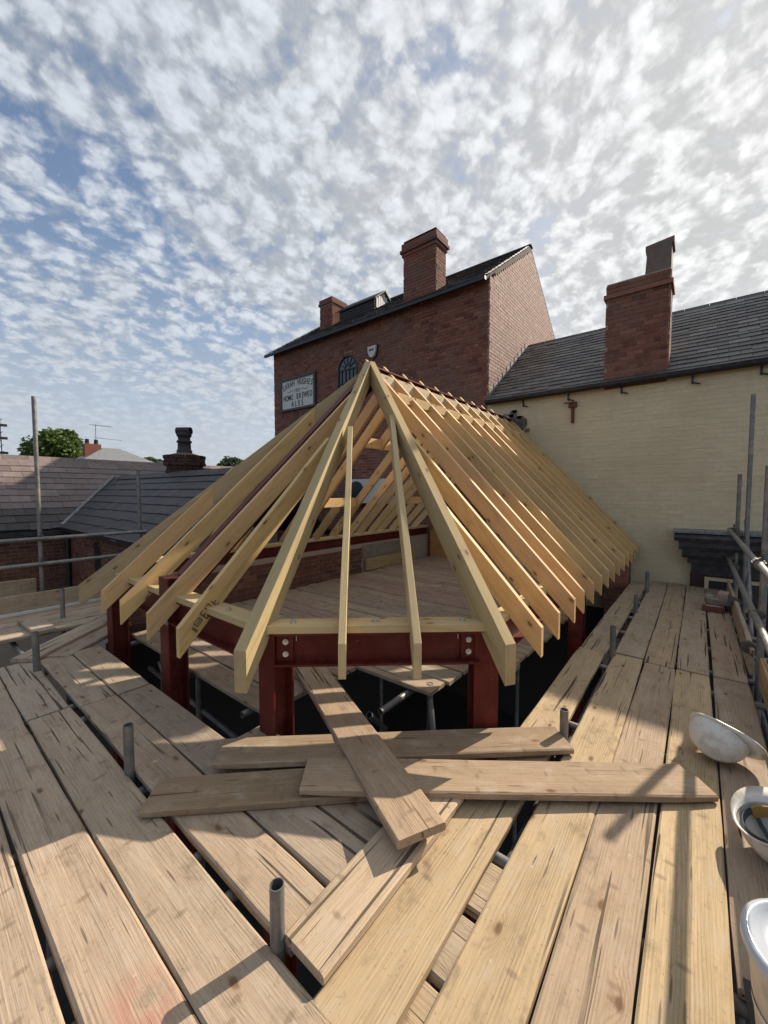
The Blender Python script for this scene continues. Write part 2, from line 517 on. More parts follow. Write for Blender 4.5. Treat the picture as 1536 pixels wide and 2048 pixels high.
def plank(name, a, b, wd, th, parent, mat=None, tone=None, warp=1.0, seglen=.22):
    """a, b: centre of the TOP face at both ends; worn arrises, slightly uneven edges"""
    a, b = Vector(a), Vector(b)
    M = basis(a, b - a, (0, 0, 1))
    L = (b - a).length
    n = max(3, int(L / seglen))
    c = .006
    mb = MB()
    vs = []
    ph, ph2 = random.random() * 9, random.random() * 9
    cup = random.uniform(-.002, .003)
    for i in range(n + 1):
        u = i / n
        e = .010 if i in (0, n) else 0.0
        x = L * u
        sway = .0035 * math.sin(ph + x * 1.7) * warp
        bow = .0035 * math.sin(ph2 + x * 1.1) * warp
        hw = wd / 2 - e * .35 + random.uniform(-.0022, .0010) * warp
        hw2 = wd / 2 - e * .35 + random.uniform(-.0022, .0010) * warp
        z0, z1 = -th + bow + e * .25, bow - e * .25
        xj = x + (random.uniform(-.004, .004) if i in (0, n) else 0)
        prof = [(-hw + sway, z0 + c), (-hw + c + sway, z0), (hw2 - c + sway, z0), (hw2 + sway, z0 + c),
                (hw2 + sway, z1 - c), (hw2 - c * 1.4 + sway, z1), (sway, z1 - cup), (-hw + c * 1.4 + sway, z1), (-hw + sway, z1 - c)]
        vs += [(xj, y, z) for y, z in prof]
    k = 9
    fs = []
    for i in range(n):
        fs += [(i * k + j, (i + 1) * k + j, (i + 1) * k + (j + 1) % k, i * k + (j + 1) % k) for j in range(k)]
    fs += [tuple(range(k)), tuple(range(n * k, n * k + k))[::-1]]
    mb.add(vs, [f[::-1] for f in fs])
    if tone is None:
        tone = random.choice(TONES)
        tone = tuple(x * random.uniform(.92, 1.08) for x in tone)
    if mat is None:
        g_ = (.455, .365, .275)
        tone = tuple(.72 * a_ + .28 * b_ for a_, b_ in zip(tone, g_))
    return mb.build(name, mat or M_board, parent, M, tone)


PINE = (.72, .475, .215)


def rafter(name, a, b, wd, dv, parent, mat=None, tone=None, notch=None, tailcut=0.0):
    """a (foot), b (head): centre of the top edge; dv: plumb depth; plumb cuts at both ends"""
    a, b = Vector(a), Vector(b)
    M = basis(a, b - a, (0, 0, 1))
    Mi = M.inverted()
    s = Vector(((b - a).y, -(b - a).x, 0)).normalized() * (wd / 2)
    n = 6
    vs = []
    c = .002
    for i in range(n + 1):
        p = a.lerp(b, i / n) + s.normalized() * (.0025 * math.sin(i * 1.3 + a.y * 5 + a.x * 3) if 0 < i < n else 0)
        dz = Vector((0, 0, -dv))
        sn = s.normalized() * c
        vs += [p - s + dz, p + s + dz, p + s + Vector((0, 0, -c * 1.5)), p + s - sn, p - s + sn, p - s + Vector((0, 0, -c * 1.5))]
    vs = [Mi @ p for p in vs]
    k = 6
    fs = []
    for i in range(n):
        fs += [(i * k + j, i * k + (j + 1) % k, (i + 1) * k + (j + 1) % k, (i + 1) * k + j) for j in range(k)]
    fs += [tuple(range(k))[::-1], tuple(range(n * k, n * k + k))]
    if tone is None:
        f = random.uniform(.92, 1.08)
        tone = (PINE[0] * f, PINE[1] * f * random.uniform(.96, 1.03), PINE[2] * f * random.uniform(.88, 1.06))
    return MB().add(vs, fs).build(name, mat or M_timber, parent, M, tone)


def bar(name, a, b, wd, th, parent, mat=None, tone=None):
    """straight sawn piece; a, b centres of the top face"""
    a, b = Vector(a), Vector(b)
    M = basis(a, b - a, (0, 0, 1))
    L = (b - a).length
    c = .003
    prof = [(-wd / 2, -th), (wd / 2, -th), (wd / 2, -c), (wd / 2 - c, 0), (-wd / 2 + c, 0), (-wd / 2, -c)]
    vs = [(0, y, z) for y, z in prof] + [(L, y, z) for y, z in prof]
    fs = [(j, 6 + j, 6 + (j + 1) % 6, (j + 1) % 6) for j in range(6)] + [tuple(range(6)), tuple(range(6, 12))[::-1]]
    if tone is None:
        f = random.uniform(.9, 1.06)
        tone = tuple(x * f for x in PINE)
    return MB().add(vs, [f[::-1] for f in fs]).build(name, mat or M_timber, parent, M, tone)


# ------------------------------------------------------------------ repeated masonry / slates
CUBE = {}


def cube_mesh(mat, name):
    if (mat.name, name) not in CUBE:
        c = MB().box((-.5, -.5, -.5), (.5, .5, .5))
        CUBE[(mat.name, name)] = c.mesh(name, mat)
    return CUBE[(mat.name, name)]


class Pieces:
    """pieces of one thing: the ones that show largest become objects, the rest one joined part"""
    def __init__(self, thing_, name, cap=300):
        self.t, self.name, self.cap, self.items = thing_, name, cap, []

    def add(self, M, part, mat, weight=None):
        p = M.translation
        d = (p - CAM).length
        self.items.append(((weight if weight is not None else 1.0) / d, M, part, mat))

    def finish(self, restname):
        self.items.sort(key=lambda q: -q[0])
        vis = [q for q in self.items if q[0] > 0]
        for wgt, M, part, mat in vis[:self.cap]:
            place(bpy.data.objects.new(self.name, cube_mesh(mat, self.name)), part, M)
        rest = vis[self.cap:] + [q for q in self.items if q[0] <= 0]
        mats = []
        mb = MB()
        idx = []
        for wgt, M, part, mat in rest:
            if mat not in mats:
                mats.append(mat)
            mb.box((-.5, -.5, -.5), (.5, .5, .5), M)
            idx += [mats.index(mat)] * 6
        if rest:
            o = mb.build(restname, None, self.t)
            for m_ in mats:
                o.data.materials.append(m_)
            o.data.polygons.foreach_set('material_index', idx)
            tag(o, kind='stuff')


def brickface(pieces, part, O, u, nrm, z0, z1, spans, mat, vis=None, bl=.225, bh=.075, joint=.011, proud=.012, phase=0.0, jit=.002, soldier=None):
    """stretcher bond on the plane through O (u along, nrm outwards); spans(z) -> intervals in u"""
    O, u, nrm = Vector(O), Vector(u).normalized(), Vector(nrm).normalized()
    k = 0
    z = z0
    while z + bh <= z1 + .02:
        header = (k % 5 == 4)
        L = bl / 2 if header else bl
        sh = (.25 if header else (.5 if k % 2 else 0.0)) * L + phase
        for (a, b) in spans(z + bh / 2):
            i0 = math.floor((a - sh) / L)
            x = i0 * L + sh
            while x < b:
                s, e = max(x, a), min(x + L, b)
                x += L
                if e - s < .035:
                    continue
                cpt = O + u * ((s + e) / 2) + Vector((0, 0, z + bh / 2 - O.z)) + nrm * (proud / 2 - .02 + random.uniform(-jit, jit))
                M = Matrix((u * (e - s - joint), Vector((0, 0, 1)) * (bh - joint), nrm * (proud + .04))).transposed()
                # columns: local x,y,z
                M = M.to_4x4()
                M.translation = cpt
                wt = 1.0
                if vis is not None and not vis((s + e) / 2, z):
                    wt = 0.0
                pieces.add(M, part, mat, wt)
        z += bh
        k += 1


def slateface(pieces, part, O, u, s, lu, ls, wd, gauge, mat, span=None, vis=None, th=.011, jit=1.4):
    """O eave corner, u along the eave, s up the slope"""
    O, u, s = Vector(O), Vector(u).normalized(), Vector(s).normalized()
    nrm = u.cross(s).normalized()
    if nrm.z < 0:
        nrm = -nrm
    rows = int(ls / gauge)
    for r in range(rows):
        a, b = (0, lu) if span is None else span((r + .5) * gauge)
        i = 0
        x = a - (wd / 2 if r % 2 else 0)
        while x < b:
            x0, x1 = max(x, a), min(x + wd, b)
            x += wd
            if x1 - x0 < .04:
                continue
            ln = gauge * 1.75
            tilt = .014 / gauge * 1.0 + random.uniform(-.006, .008) * jit
            q = Matrix.Rotation(random.uniform(-.012, .012) * jit, 3, nrm)
            uu = q @ u
            ss = (q @ s - nrm * tilt).normalized()
            nn = uu.cross(ss).normalized()
            if nn.dot(nrm) < 0:
                nn = -nn
            c = O + u * ((x0 + x1) / 2) + s * (r * gauge + ln / 2 + (random.uniform(-.006, .006) if random.random() > .04 else random.uniform(-.05, -.02)) * jit) + nrm * (.020 + random.uniform(0, .003))
            M = Matrix((uu * (x1 - x0 - .005), ss * ln, nn * th)).transposed().to_4x4()
            M.translation = c
            pieces.add(M, part, mat, 1.0 if vis is None or vis((x0 + x1) / 2, r * gauge) else 0.0)


def slab(mb, pts, nrm, th):
    """solid slab below the polygon pts"""
    d = Vector(nrm).normalized() * th
    n = len(pts)
    vs = [Vector(p) for p in pts] + [Vector(p) - d for p in pts]
    return mb.add(vs, [tuple(range(n)), tuple(range(n, 2 * n))[::-1]] + [(i, n + i, n + (i + 1) % n, (i + 1) % n) for i in range(n)])


# ================================================================== SETTING
GZ = -3.2
g = MB().add([(-900, -900, GZ), (900, -900, GZ), (900, 900, GZ), (-900, 900, GZ)], [(0, 1, 2, 3)]).build('ground', M_ground)
tag(g, kind='structure')

# ------------------------------------------------------------------ tall brick building
XG, XL, YF, YB, YR, ZE, ZR = -3.55, -11.0, 8.0, 13.0, 10.5, 6.0, 7.74
tb = thing('brick_building', (-7.3, 10.5, GZ), 'tall red brick building with lettered sign and big chimney behind the roof frame', 'building')
bp = Pieces(tb, 'brick')
wf = MB().box((XL, YF, GZ), (XG, YF + .3, ZE)).build('front_wall', M_mortar, tb)
gp = [(YF + .3, GZ), (YB, GZ), (YB, ZE), (YR, ZR), (YF + .3, ZE + .21)]
wg = MB().prism(gp, 'x', XG - .3, XG).build('gable_wall', M_mortar_dark, tb)
MB().prism(gp, 'x', XL, XL + .3).build('gable_wall', M_mortar, tb)
MB().box((XL + .3, YB - .3, GZ), (XG - .3, YB, ZE)).build('back_wall', M_mortar, tb)
WINX, WINR, WINZ = -7.66, .35, 4.87


def front_spans(z):
    out = [(0, XG - XL)]
    c = WINX - XL
    if 3.7 < z < WINZ + WINR + .11:
        h = WINR + .11 if z < WINZ else math.sqrt(max(0, (WINR + .11) ** 2 - (z - WINZ) ** 2))
        if z < WINZ:
            h = WINR
        out = [(0, c - h), (c + h, XG - XL)]
    return out


brickface(bp, wf, (XL, YF, -.2), (1, 0, 0), (0, -1, 0), -.2, ZE - .06, front_spans, M_brick,
          vis=lambda u, z: z > 3.1 + (.0 if u < 4 else .0))
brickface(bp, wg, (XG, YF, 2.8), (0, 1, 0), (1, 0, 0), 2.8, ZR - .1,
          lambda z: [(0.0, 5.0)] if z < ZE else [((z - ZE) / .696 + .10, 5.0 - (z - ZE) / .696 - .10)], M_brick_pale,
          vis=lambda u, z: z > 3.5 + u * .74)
# roof
rf = MB()
sl = Vector((0, YR - YF, ZR - ZE)).normalized()
n1 = Vector((0, -sl.z, sl.y))
n2 = Vector((0, sl.z, sl.y))
slab(rf, [(XL - .22, YF - .16, ZE - .055), (XG - .004, YF - .16, ZE - .055), (XG - .004, YR, ZR + .06), (XL - .22, YR, ZR + .06)], n1, .05)
slab(rf, [(XG - .004, YB + .16, ZE - .055), (XL - .22, YB + .16, ZE - .055), (XL - .22, YR, ZR + .06), (XG - .004, YR, ZR + .06)], n2, .05)
roof = rf.build('roof', M_felt, tb)
sp = Pieces(tb, 'slate', 150)
slateface(sp, roof, (XL - .22, YF - .18, ZE - .06), (1, 0, 0), sl, XG - XL + .215, 3.06, .28, .2, M_slate_dark)
sp.finish('slate_field')
MB().prism([(YR - .11, ZR + .03), (YR, ZR + .12), (YR + .11, ZR + .03), (YR, ZR + .07)], 'x', XL - .2, XG + .02).build('ridge_tiles', M_clay, roof)
MB().box((XL - .2, YF - .24, ZE - .14), (XG, YF - .17, ZE - .07)).build('gutter', M_iron, tb)
# lead line of the lower roof against the gable
for q in range(10):
    y0 = YF + .02 + q * .238
    MB().box((XG + .004, y0, 3.47 + q * .176 + .03), (XG + .022, y0 + .236, 3.47 + q * .176 + .20)).build('step_flashing', M_lead, wg)


def chimney(parent, pieces, x0, x1, y0, y1, z0, z1, mat, cap=.25, core=M_mortar, vis=True):
    c = MB().box((x0, y0, z0), (x1, y1, z1)).build('chimney', core, parent)
    sp_ = lambda z: [(0, x1 - x0)]
    sd = lambda z: [(0, y1 - y0)]
    brickface(pieces, c, (x0, y0, z0), (1, 0, 0), (0, -1, 0), z0, z1 - cap - .0, sp_, mat)
    brickface(pieces, c, (x1, y0, z0), (0, 1, 0), (1, 0, 0), z0, z1 - cap, sd, mat)
    brickface(pieces, c, (x0, y0, z0), (0, 1, 0), (-1, 0, 0), z0, z1 - cap, sd, mat, vis=lambda u, z: False)
    return c


c1 = chimney(tb, bp, -5.76, -4.86, YF - .01, YF + .44, 5.6, 7.52, M_brick, .36)
for (e, za, zb) in ((.035, 7.16, 7.24), (.07, 7.24, 7.31), (.04, 7.31, 7.46), (.0, 7.46, 7.53)):
    MB().box((-5.76 - e, YF - .01 - e, za), (-4.86 + e, YF + .44 + e, zb - .003)).build('corbel_course', M_brick_low if e > .05 else M_brick, c1)
c3 = chimney(tb, bp, -9.75, -9.2, 8.9, 9.55, 6.3, 7.62, M_brick, .16)
for (e, za, zb) in ((.04, 7.46, 7.54), (.02, 7.54, 7.64)):
    MB().box((-9.75 - e, 8.9 - e, za), (-9.2 + e, 9.55 + e, zb - .003)).build('corbel_course', M_brick, c3)
# louvred lantern on the front slope
dm = MB().prism([(8.98, 6.5), (9.75, 6.5), (9.75, 7.14), (9.37, 7.42), (8.98, 7.12)], 'x', -8.92, -7.5).build('roof_lantern', M_black, tb)
for q in range(9):
    MB().box((-8.93, 8.955, 6.62 + q * .062), (-7.49, 8.985, 6.66 + q * .062)).build('louvre_slat', M_slate_dark, dm)
rl = MB()
slab(rl, [(-8.98, 8.9, 7.09), (-7.42, 8.9, 7.09), (-7.42, 9.37, 7.46), (-8.98, 9.37, 7.46)], (0, -.62, .78), .03)
slab(rl, [(-7.42, 9.85, 7.09), (-8.98, 9.85, 7.09), (-8.98, 9.37, 7.46), (-7.42, 9.37, 7.46)], (0, .62, .78), .03)
rl.build('lantern_roof', M_slate_dark, dm)
for q in range(7):
    yy = 9.02 + q * .105
    zt = 7.06 + (.33 - abs(9.37 - yy - .045) * .8)
    MB().box((-7.5, yy, 6.86), (-7.475, yy + .085, zt)).build('gable_board', M_whitepaint, dm)
# arched window
win = MB()
pts = [(WINX + WINR * math.cos(R(a)), WINZ + WINR * math.sin(R(a))) for a in range(0, 181, 12)]
win.prism([(WINX + WINR, 3.7)] + pts + [(WINX - WINR, 3.7)], 'y', YF - .004, YF - .001)
wo = win.build('arched_window', M_glass, tb)
fr = MB()
for i in range(len(pts) - 1):
    fr.tube((pts[i][0], YF - .02, pts[i][1]), (pts[i + 1][0], YF - .02, pts[i + 1][1]), .022, 6)
for s in (-1, 1):
    fr.box((WINX + s * WINR - .022, YF - .04, 3.7), (WINX + s * WINR + .022, YF - .004, WINZ))
for xx in (-.21, -.07, .07, .21):
    fr.box((WINX + xx - .011, YF - .03, 3.72), (WINX + xx + .011, YF - .006, WINZ))
for zz in (4.15, 4.5, 4.86):
    fr.box((WINX - WINR, YF - .032, zz - .012), (WINX + WINR, YF - .006, zz + .012))
for a in (30, 60, 90, 120, 150):
    fr.tube((WINX + .1 * math.cos(R(a)), YF - .02, WINZ + .1 * math.sin(R(a))), (WINX + WINR * math.cos(R(a)), YF - .02, WINZ + WINR * math.sin(R(a))), .010, 6)
for a in range(0, 180, 20):
    fr.tube((WINX + .11 * math.cos(R(a)), YF - .02, WINZ + .11 * math.sin(R(a))), (WINX + .11 * math.cos(R(a + 20)), YF - .02, WINZ + .11 * math.sin(R(a + 20))), .010, 6)
fr.build('window_frame', M_darkgreen, wo)
for i in range(15):
    a = 6 + i * 12
    cx_, cz_ = WINX + (WINR + .055) * math.cos(R(a)), WINZ + (WINR + .055) * math.sin(R(a))
    Mx = Matrix.Translation((cx_, YF + .008, cz_)) @ Matrix.Rotation(R(90 - a), 4, 'Y') @ Matrix.Diagonal((.066, .05, .105, 1))
    place(bpy.data.objects.new('arch_brick', cube_mesh(M_brick, 'arch_brick')), wo, Mx)
bp.finish('brickwork')

# sign board
sg = thing('pub_sign', (-9.76, YF - .04, 4.05), 'white framed wall sign reading SARAH HUGHES 1921 HOME BREWED ALES', 'sign')
MB().box((-10.5, YF - .062, 4.10), (-9.0, YF - .03, 4.97)).build('panel', M_whitepaint, sg)
for lo, hi in (((-10.58, 4.03), (-8.92, 4.10)), ((-10.58, 4.97), (-8.92, 5.04)), ((-10.58, 4.10), (-10.5, 4.97)), ((-9.0, 4.10), (-8.92, 4.97))):
    MB().box((lo[0], YF - .085, lo[1]), (hi[0], YF - .028, hi[1])).build('frame_rail', M_darkgreen, sg)


def glyphs(s, size, bold=.0022):
    out = []
    for ch in s:
        cu = bpy.data.curves.new('glyph', 'FONT')
        cu.body = ch
        cu.size = size
        cu.offset = bold
        cu.extrude = .002
        cu.align_x = 'CENTER'
        ob = bpy.data.objects.new('glyph', cu)
        col.objects.link(ob)
        dg = bpy.context.evaluated_depsgraph_get()
        me = bpy.data.meshes.new_from_object(ob.evaluated_get(dg))
        out.append((ch, me))
        col.objects.unlink(ob)
        bpy.data.objects.remove(ob)
    return out


def lettering(parent, s, size, cx_, z, y, wid, arc=0.0, mat=M_ink, sx=.9, name='lettering'):
    mb = MB()
    gl = glyphs(s, size)
    n = len(gl)
    for i, (ch, me) in enumerate(gl):
        if ch == ' ' and len(mb.v):
            mb.build(name, mat, parent)
            mb = MB()
        f = (i - (n - 1) / 2) / max(1, (n - 1) / 2)
        px = cx_ + f * wid / 2
        pz = z + arc * (1 - f * f)
        rot = -math.atan2(arc * 2 * f, wid / 2) * -1
        M = Matrix.Translation((px, y, pz)) @ Matrix.Rotation(rot, 4, 'Y') @ Matrix.Rotation(R(90), 4, 'X') @ Matrix.Diagonal((sx, 1, 1, 1))
        mb.add([M @ v.co for v in me.vertices], [tuple(p.vertices) for p in me.polygons])
    return mb.build(name, mat, parent)


YL = YF - .066
lettering(sg, 'SARAH HUGHES', .25, -9.75, 4.685, YL, 1.30, .10, sx=.66)
lettering(sg, '1921', .15, -9.75, 4.575, YL, .24, 0, sx=.75)
lettering(sg, 'HOME BREWED', .24, -9.75, 4.36, YL, 1.26, 0, sx=.66)
lettering(sg, 'ALES', .24, -9.75, 4.145, YL, .46, 0, sx=.72)
fl = MB()
for s in (-1, 1):
    for i in range(8):
        x0, x1 = .2 + i * .035, .235 + i * .035
        fl.tube((-9.75 + s * x0, YL, 4.63 + .018 * math.sin(i * .9)), (-9.75 + s * x1, YL, 4.63 + .018 * math.sin((i + 1) * .9)), .006, 5)
fl.build('flourish', M_ink, sg)

# alarm box and air conditioner
al = thing('alarm_box', (-6.72, YF - .05, 4.96), 'white shield shaped alarm box high on the brick wall', 'alarm box')
MB().prism([(-6.86, 5.26), (-6.58, 5.26), (-6.60, 5.10), (-6.65, 5.0), (-6.72, 4.97), (-6.79, 5.0), (-6.84, 5.10)], 'y', YF - .10, YF - .008).build('cover', M_whitepaint, al)
MB().prism([(-6.89, 5.29), (-6.55, 5.29), (-6.57, 5.09), (-6.63, 4.97), (-6.72, 4.93), (-6.81, 4.97), (-6.87, 5.09)], 'y', YF - .05, YF - .004).build('backplate', M_iron, al)
for i in range(4):
    MB().box((-6.80 + i * .042, YF - .104, 5.14), (-6.77 + i * .042, YF - .1, 5.19)).build('mark', M_ink, al)
ac = thing('air_conditioner', (-6.9, YF - .4, 1.17), 'white air conditioning unit with black fan on the brick wall seen through the rafters', 'air conditioner')
MB().box((-7.35, YF - .42, 1.2), (-6.0, YF - .06, 1.82)).build('casing', M_whitepaint, ac)
ft = [(.27, 0), (.27, .015), (.25, .02), (0, .02)]
MB().lathe(ft, 24, Matrix.Translation((-6.98, YF - .415, 1.5)) @ Matrix.Rotation(R(90), 4, 'X')).build('fan', M_grille, ac)
for s in (-7.2, -6.15):
    MB().box((s, YF - .40, 1.12), (s + .05, YF - .02, 1.19)).build('bracket', M_iron, ac)
MB().tube((-7.5, YF - .05, 2.3), (-7.42, YF - .1, 1.2), .012).build('pipe', M_iron, ac)

# ------------------------------------------------------------------ yellow building
yb = thing('yellow_building', (-.3, 10.4, GZ), 'yellow painted brick building with slate roof and broken topped chimney', 'building')
XR = 4.0
yw = MB().box((XG, YF, -.62), (XR, YF + .3, 3.38)).build('front_wall', M_paint_base, yb)
MB().box((XL, YF - .02, GZ), (XR, YF + .3, -.623)).build('shade_dark_base', M_void_shade, yb)  # lower wall coloured near black to stand in for the shade of the void
yp = Pieces(yb, 'brick')
ypaint = Pieces(yb, 'painted_brick', 0)
brickface(ypaint, yw, (XG, YF, -.6), (1, 0, 0), (0, -1, 0), -.6, 3.30, lambda z: [(0, XR - XG)] if z > .5 else [(0, 3.4), (4.8, XR - XG)], M_paintbrick, joint=.005, proud=.003, jit=.0016)
ypaint.finish('painted_brickwork')
MB().prism([(YF + .3, GZ), (12.8, GZ), (12.8, 3.38), (10.4, 5.12), (YF + .3, 3.6)], 'x', XR - .3, XR).build('gable_wall', M_mortar, yb)
ys = Vector((0, 2.4, 1.77)).normalized()
r2 = MB()
slab(r2, [(XG + .01, YF - .12, 3.36), (XR, YF - .12, 3.36), (XR, 10.4, 5.22), (XG + .01, 10.4, 5.22)], (0, -ys.z, ys.y), .05)
slab(r2, [(XR, 12.9, 3.36), (XG + .01, 12.9, 3.36), (XG + .01, 10.4, 5.22), (XR, 10.4, 5.22)], (0, ys.z, ys.y), .05)
yr = r2.build('roof', M_felt, yb)
ysl = Pieces(yb, 'slate')
slateface(ysl, yr, (XG + .02, YF - .14, 3.35), (1, 0, 0), ys, XR - XG, 3.06, .265, .168, M_slate, vis=lambda u, s: u < 4.8)
ysl.finish('slate_field')
for i in range(19):
    x0 = XG + .02 + i * .4
    MB().prism([(10.27, 5.15), (10.4, 5.27), (10.53, 5.15), (10.4, 5.215)], 'x', x0, x0 + .392).build('ridge_tile', M_slate_dark, yr)
gt = MB()
gprof = [(7.80, 3.40), (7.815, 3.345), (7.85, 3.315), (7.895, 3.345), (7.91, 3.40)]
gt.prism(gprof, 'x', XG + .01, XR)
gut = gt.build('gutter', M_iron, yb)
for xx in (-2.79, -1.95, -1.09, -.12, .67):
    h = MB()
    h.box((xx - .012, 7.965, 3.20), (xx + .012, 7.99, 3.33))
    h.tube((xx, 7.97, 3.22), (xx + .10, 7.95, 3.18), .012, 6)
    h.build('gutter_bracket', M_iron, gut)
c2 = chimney(yb, yp, -1.36, -.45, YF - .005, YF + .45, 3.3, 5.12, M_brick, .0)
cb = MB()
cb.box((-1.40, YF - .05, 4.86), (-.41, YF + .5, 4.93))
cb.build('corbel_course', M_brick, c2)
MB().box((-1.36, YF - .002, 5.0), (-.84, YF + .448, 5.115)).build('flaunching', M_brick, c2)
MB().prism([(-.82, 5.0), (-.45, 5.0), (-.45, 5.52), (-.42, 5.53), (-.42, 5.62), (-.81, 5.58), (-.81, 5.5), (-.785, 5.49), (-.80, 5.2)], 'y', YF + .02, YF + .40).build('flue_stub', M_stub, c2)
yp.finish('brickwork')
# rusty iron bracket and broken plaster
rb = thing('iron_bracket', (-1.87, 7.98, 2.8), 'rusty iron bracket hanging on the yellow wall below the gutter', 'bracket')
MB().box((-1.89, 7.955, 2.78), (-1.84, 7.995, 3.12)).build('stem', M_rust, rb)
MB().box((-1.935, 7.94, 3.06), (-1.80, 7.995, 3.16)).build('head', M_rust, rb)
MB().tube((-1.87, 7.93, 3.14), (-2.02, 7.95, 3.16), .012, 6).build('hook', M_rust, rb)
hp = [(-3.30, 3.02), (-3.18, 3.10), (-3.08, 3.08), (-3.02, 3.16), (-2.94, 3.13), (-2.92, 3.03), (-2.80, 3.02), (-2.72, 2.95), (-2.71, 2.85), (-2.76, 2.76), (-2.88, 2.72), (-3.05, 2.78), (-3.2, 2.9)]
MB().prism(hp, 'y', YF - .03, YF - .012).build('broken_plaster', M_hole, yb)
for i in range(9):
    q = random.choice(hp)
    MB().box((q[0] + .02, YF - .05, q[1] - .06), (q[0] + .10, YF - .02, q[1] - .01), ).build('exposed_brick', M_brick, yb)
# cornice over a bay at the right end of the walkway
co = MB().prism([(8.0, .895), (7.50, .855), (7.47, .80), (7.51, .745), (8.0, .745)], 'x', -.26, 2.6).build('bay_cornice', M_cornice, yb)
for xa, pr in ((-.20, [(8.0, .742), (7.55, .742), (7.56, .66), (7.62, .60), (8.0, .60)]), (-.16, [(8.0, .597), (7.64, .597), (7.66, .52), (7.70, .47), (8.0, .47)]),
               (-.09, [(8.0, .467), (7.74, .467), (7.77, .38), (8.0, .38)]), (-.04, [(8.0, .377), (7.82, .377), (7.88, .20), (8.0, .20)])):
    MB().prism(pr, 'x', xa, 2.6).build('moulding', M_cornice, co)
for i in range(7):
    x0 = -.28 + i * .40
    MB().box((x0, 7.46 + random.uniform(0, .02), .872), (x0 + .394, 7.99, .905 + random.uniform(-.008, .012))).build('lead_sheet', M_lead, co)
MB().box((-.05, 7.9, -.6), (2.6, 7.99, .22)).build('bay_shutter', M_maroon, yb)
for x0 in (.13, .62):
    wf_ = MB()
    wf_.box((x0, 7.865, -.3), (x0 + .05, 7.90, .17))
    wf_.box((x0 + .34, 7.865, -.3), (x0 + .39, 7.90, .17))
    wf_.box((x0 + .05, 7.865, .12), (x0 + .34, 7.90, .17))
    b_ = wf_.build('bay_window', M_paint_base, yb)
    MB().box((x0 + .05, 7.885, -.3), (x0 + .34, 7.895, .12)).build('pane', M_glass, b_)

# ------------------------------------------------------------------ left hand brick range
lb = thing('brick_cottage', (-12.0, 3, GZ), 'low brick building with pinkish slate roof beyond the left guard rail', 'building')
lp = Pieces(lb, 'brick', 200)
lw = MB().box((-11.2, -6, GZ), (-10.93, 10, .735)).build('front_wall', M_mortar, lb)
brickface(lp, lw, (-10.93, 0, -.9), (0, 1, 0), (1, 0, 0), -.9, .70, lambda z: [(-.8, 2.52)], M_brick_low)
lp.finish('brickwork')
lr = MB()
ls_ = Vector((-2.24, 0, 1.633)).normalized()
slab(lr, [(-10.76, -6, .695), (-10.76, 10, .695), (-13.0, 10, 2.328), (-13.0, -6, 2.328)], (ls_.z, 0, -ls_.x), .05)
slab(lr, [(-15.24, 10, .695), (-15.24, -6, .695), (-13.0, -6, 2.328), (-13.0, 10, 2.328)], (-ls_.z, 0, -ls_.x), .05)
lro = lr.build('roof', M_felt, lb)
lsl = Pieces(lb, 'slate')
slateface(lsl, lro, (-10.76, -1.0, .695), (0, 1, 0), ls_, 1, .72, .345, .236, M_slate_dark, span=lambda s: (0, 3.45 + s * .62), jit=.8)
slateface(lsl, lro, Vector((-10.76, -1.0, .695)) + ls_ * .708, (0, 1, 0), ls_, 1, 2.07, .345, .236, M_slate_pink, span=lambda s: (0, 3.45 + (s + .708) * .72 + (1.4 if s > 1.09 else 0)), jit=.9)
lsl.finish('slate_field')
for i in range(26):
    MB().prism([(-13.13, 2.26), (-13.0, 2.385), (-12.87, 2.26), (-13.0, 2.328)], 'y', -2 + i * .46, -1.55 + i * .46).build('ridge_tile', M_slate_pink, lro)
MB().box((-10.76, -6, .58), (-10.65, 2.3, .67)).build('gutter', M_iron, lb)

ex = thing('brick_outhouse', (-8, 3.8, GZ), 'brick wing with dark slate roof running behind the leftmost rafters', 'building')
ep = Pieces(ex, 'brick', 250)
ew = MB().box((-10.93, 2.415, GZ), (-5.5, 2.7, .735)).build('front_wall', M_mortar, ex)


def ext_spans(z):
    if -.3 < z < .53:
        h = .18 if z < .35 else math.sqrt(max(0, .18 ** 2 - (z - .35) ** 2))
        return [(0, 2.02 - h), (2.02 + h, 5.4)]
    return [(0, 5.4)]


brickface(ep, ew, (-10.93, 2.415, -.9), (1, 0, 0), (0, -1, 0), -.9, .70, ext_spans, M_brick_low)
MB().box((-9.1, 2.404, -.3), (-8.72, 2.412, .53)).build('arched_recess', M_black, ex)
MB().tube((-10.7, 2.35, GZ), (-10.7, 2.35, .64), .045).build('downpipe', M_iron, ex)
es = Vector((0, 1.518, 1.15)).normalized()
er = MB()
slab(er, [(-10.76, 2.277, .695), (-5.4, 2.277, .695), (-5.4, 3.795, 1.845), (-12.36, 3.795, 1.845)], (0, -es.z, es.y), .05)
slab(er, [(-5.4, 5.31, .695), (-10.76, 5.31, .695), (-12.36, 3.795, 1.845), (-5.4, 3.795, 1.845)], (0, es.z, es.y), .05)
ero = er.build('roof', M_felt, ex)
esl = Pieces(ex, 'slate')
slateface(esl, ero, (-12.42, 2.254, .684), (1, 0, 0), es, 5, 1.91, .30, .23, M_slate_dark, span=lambda s: (1.66 - s * .84, 7.0), jit=.7)
esl.finish('slate_field')
for i in range(14):
    MB().prism([(3.66, 1.81), (3.795, 1.925), (3.93, 1.81), (3.795, 1.87)], 'x', -11.85 + i * .46, -11.40 + i * .46).build('ridge_tile', M_slate_dark, ero)
MB().tube((-10.83, 2.29, .764), (-12.33, 3.77, 1.914), .04, 6).build('valley_lead', M_lead, ero)
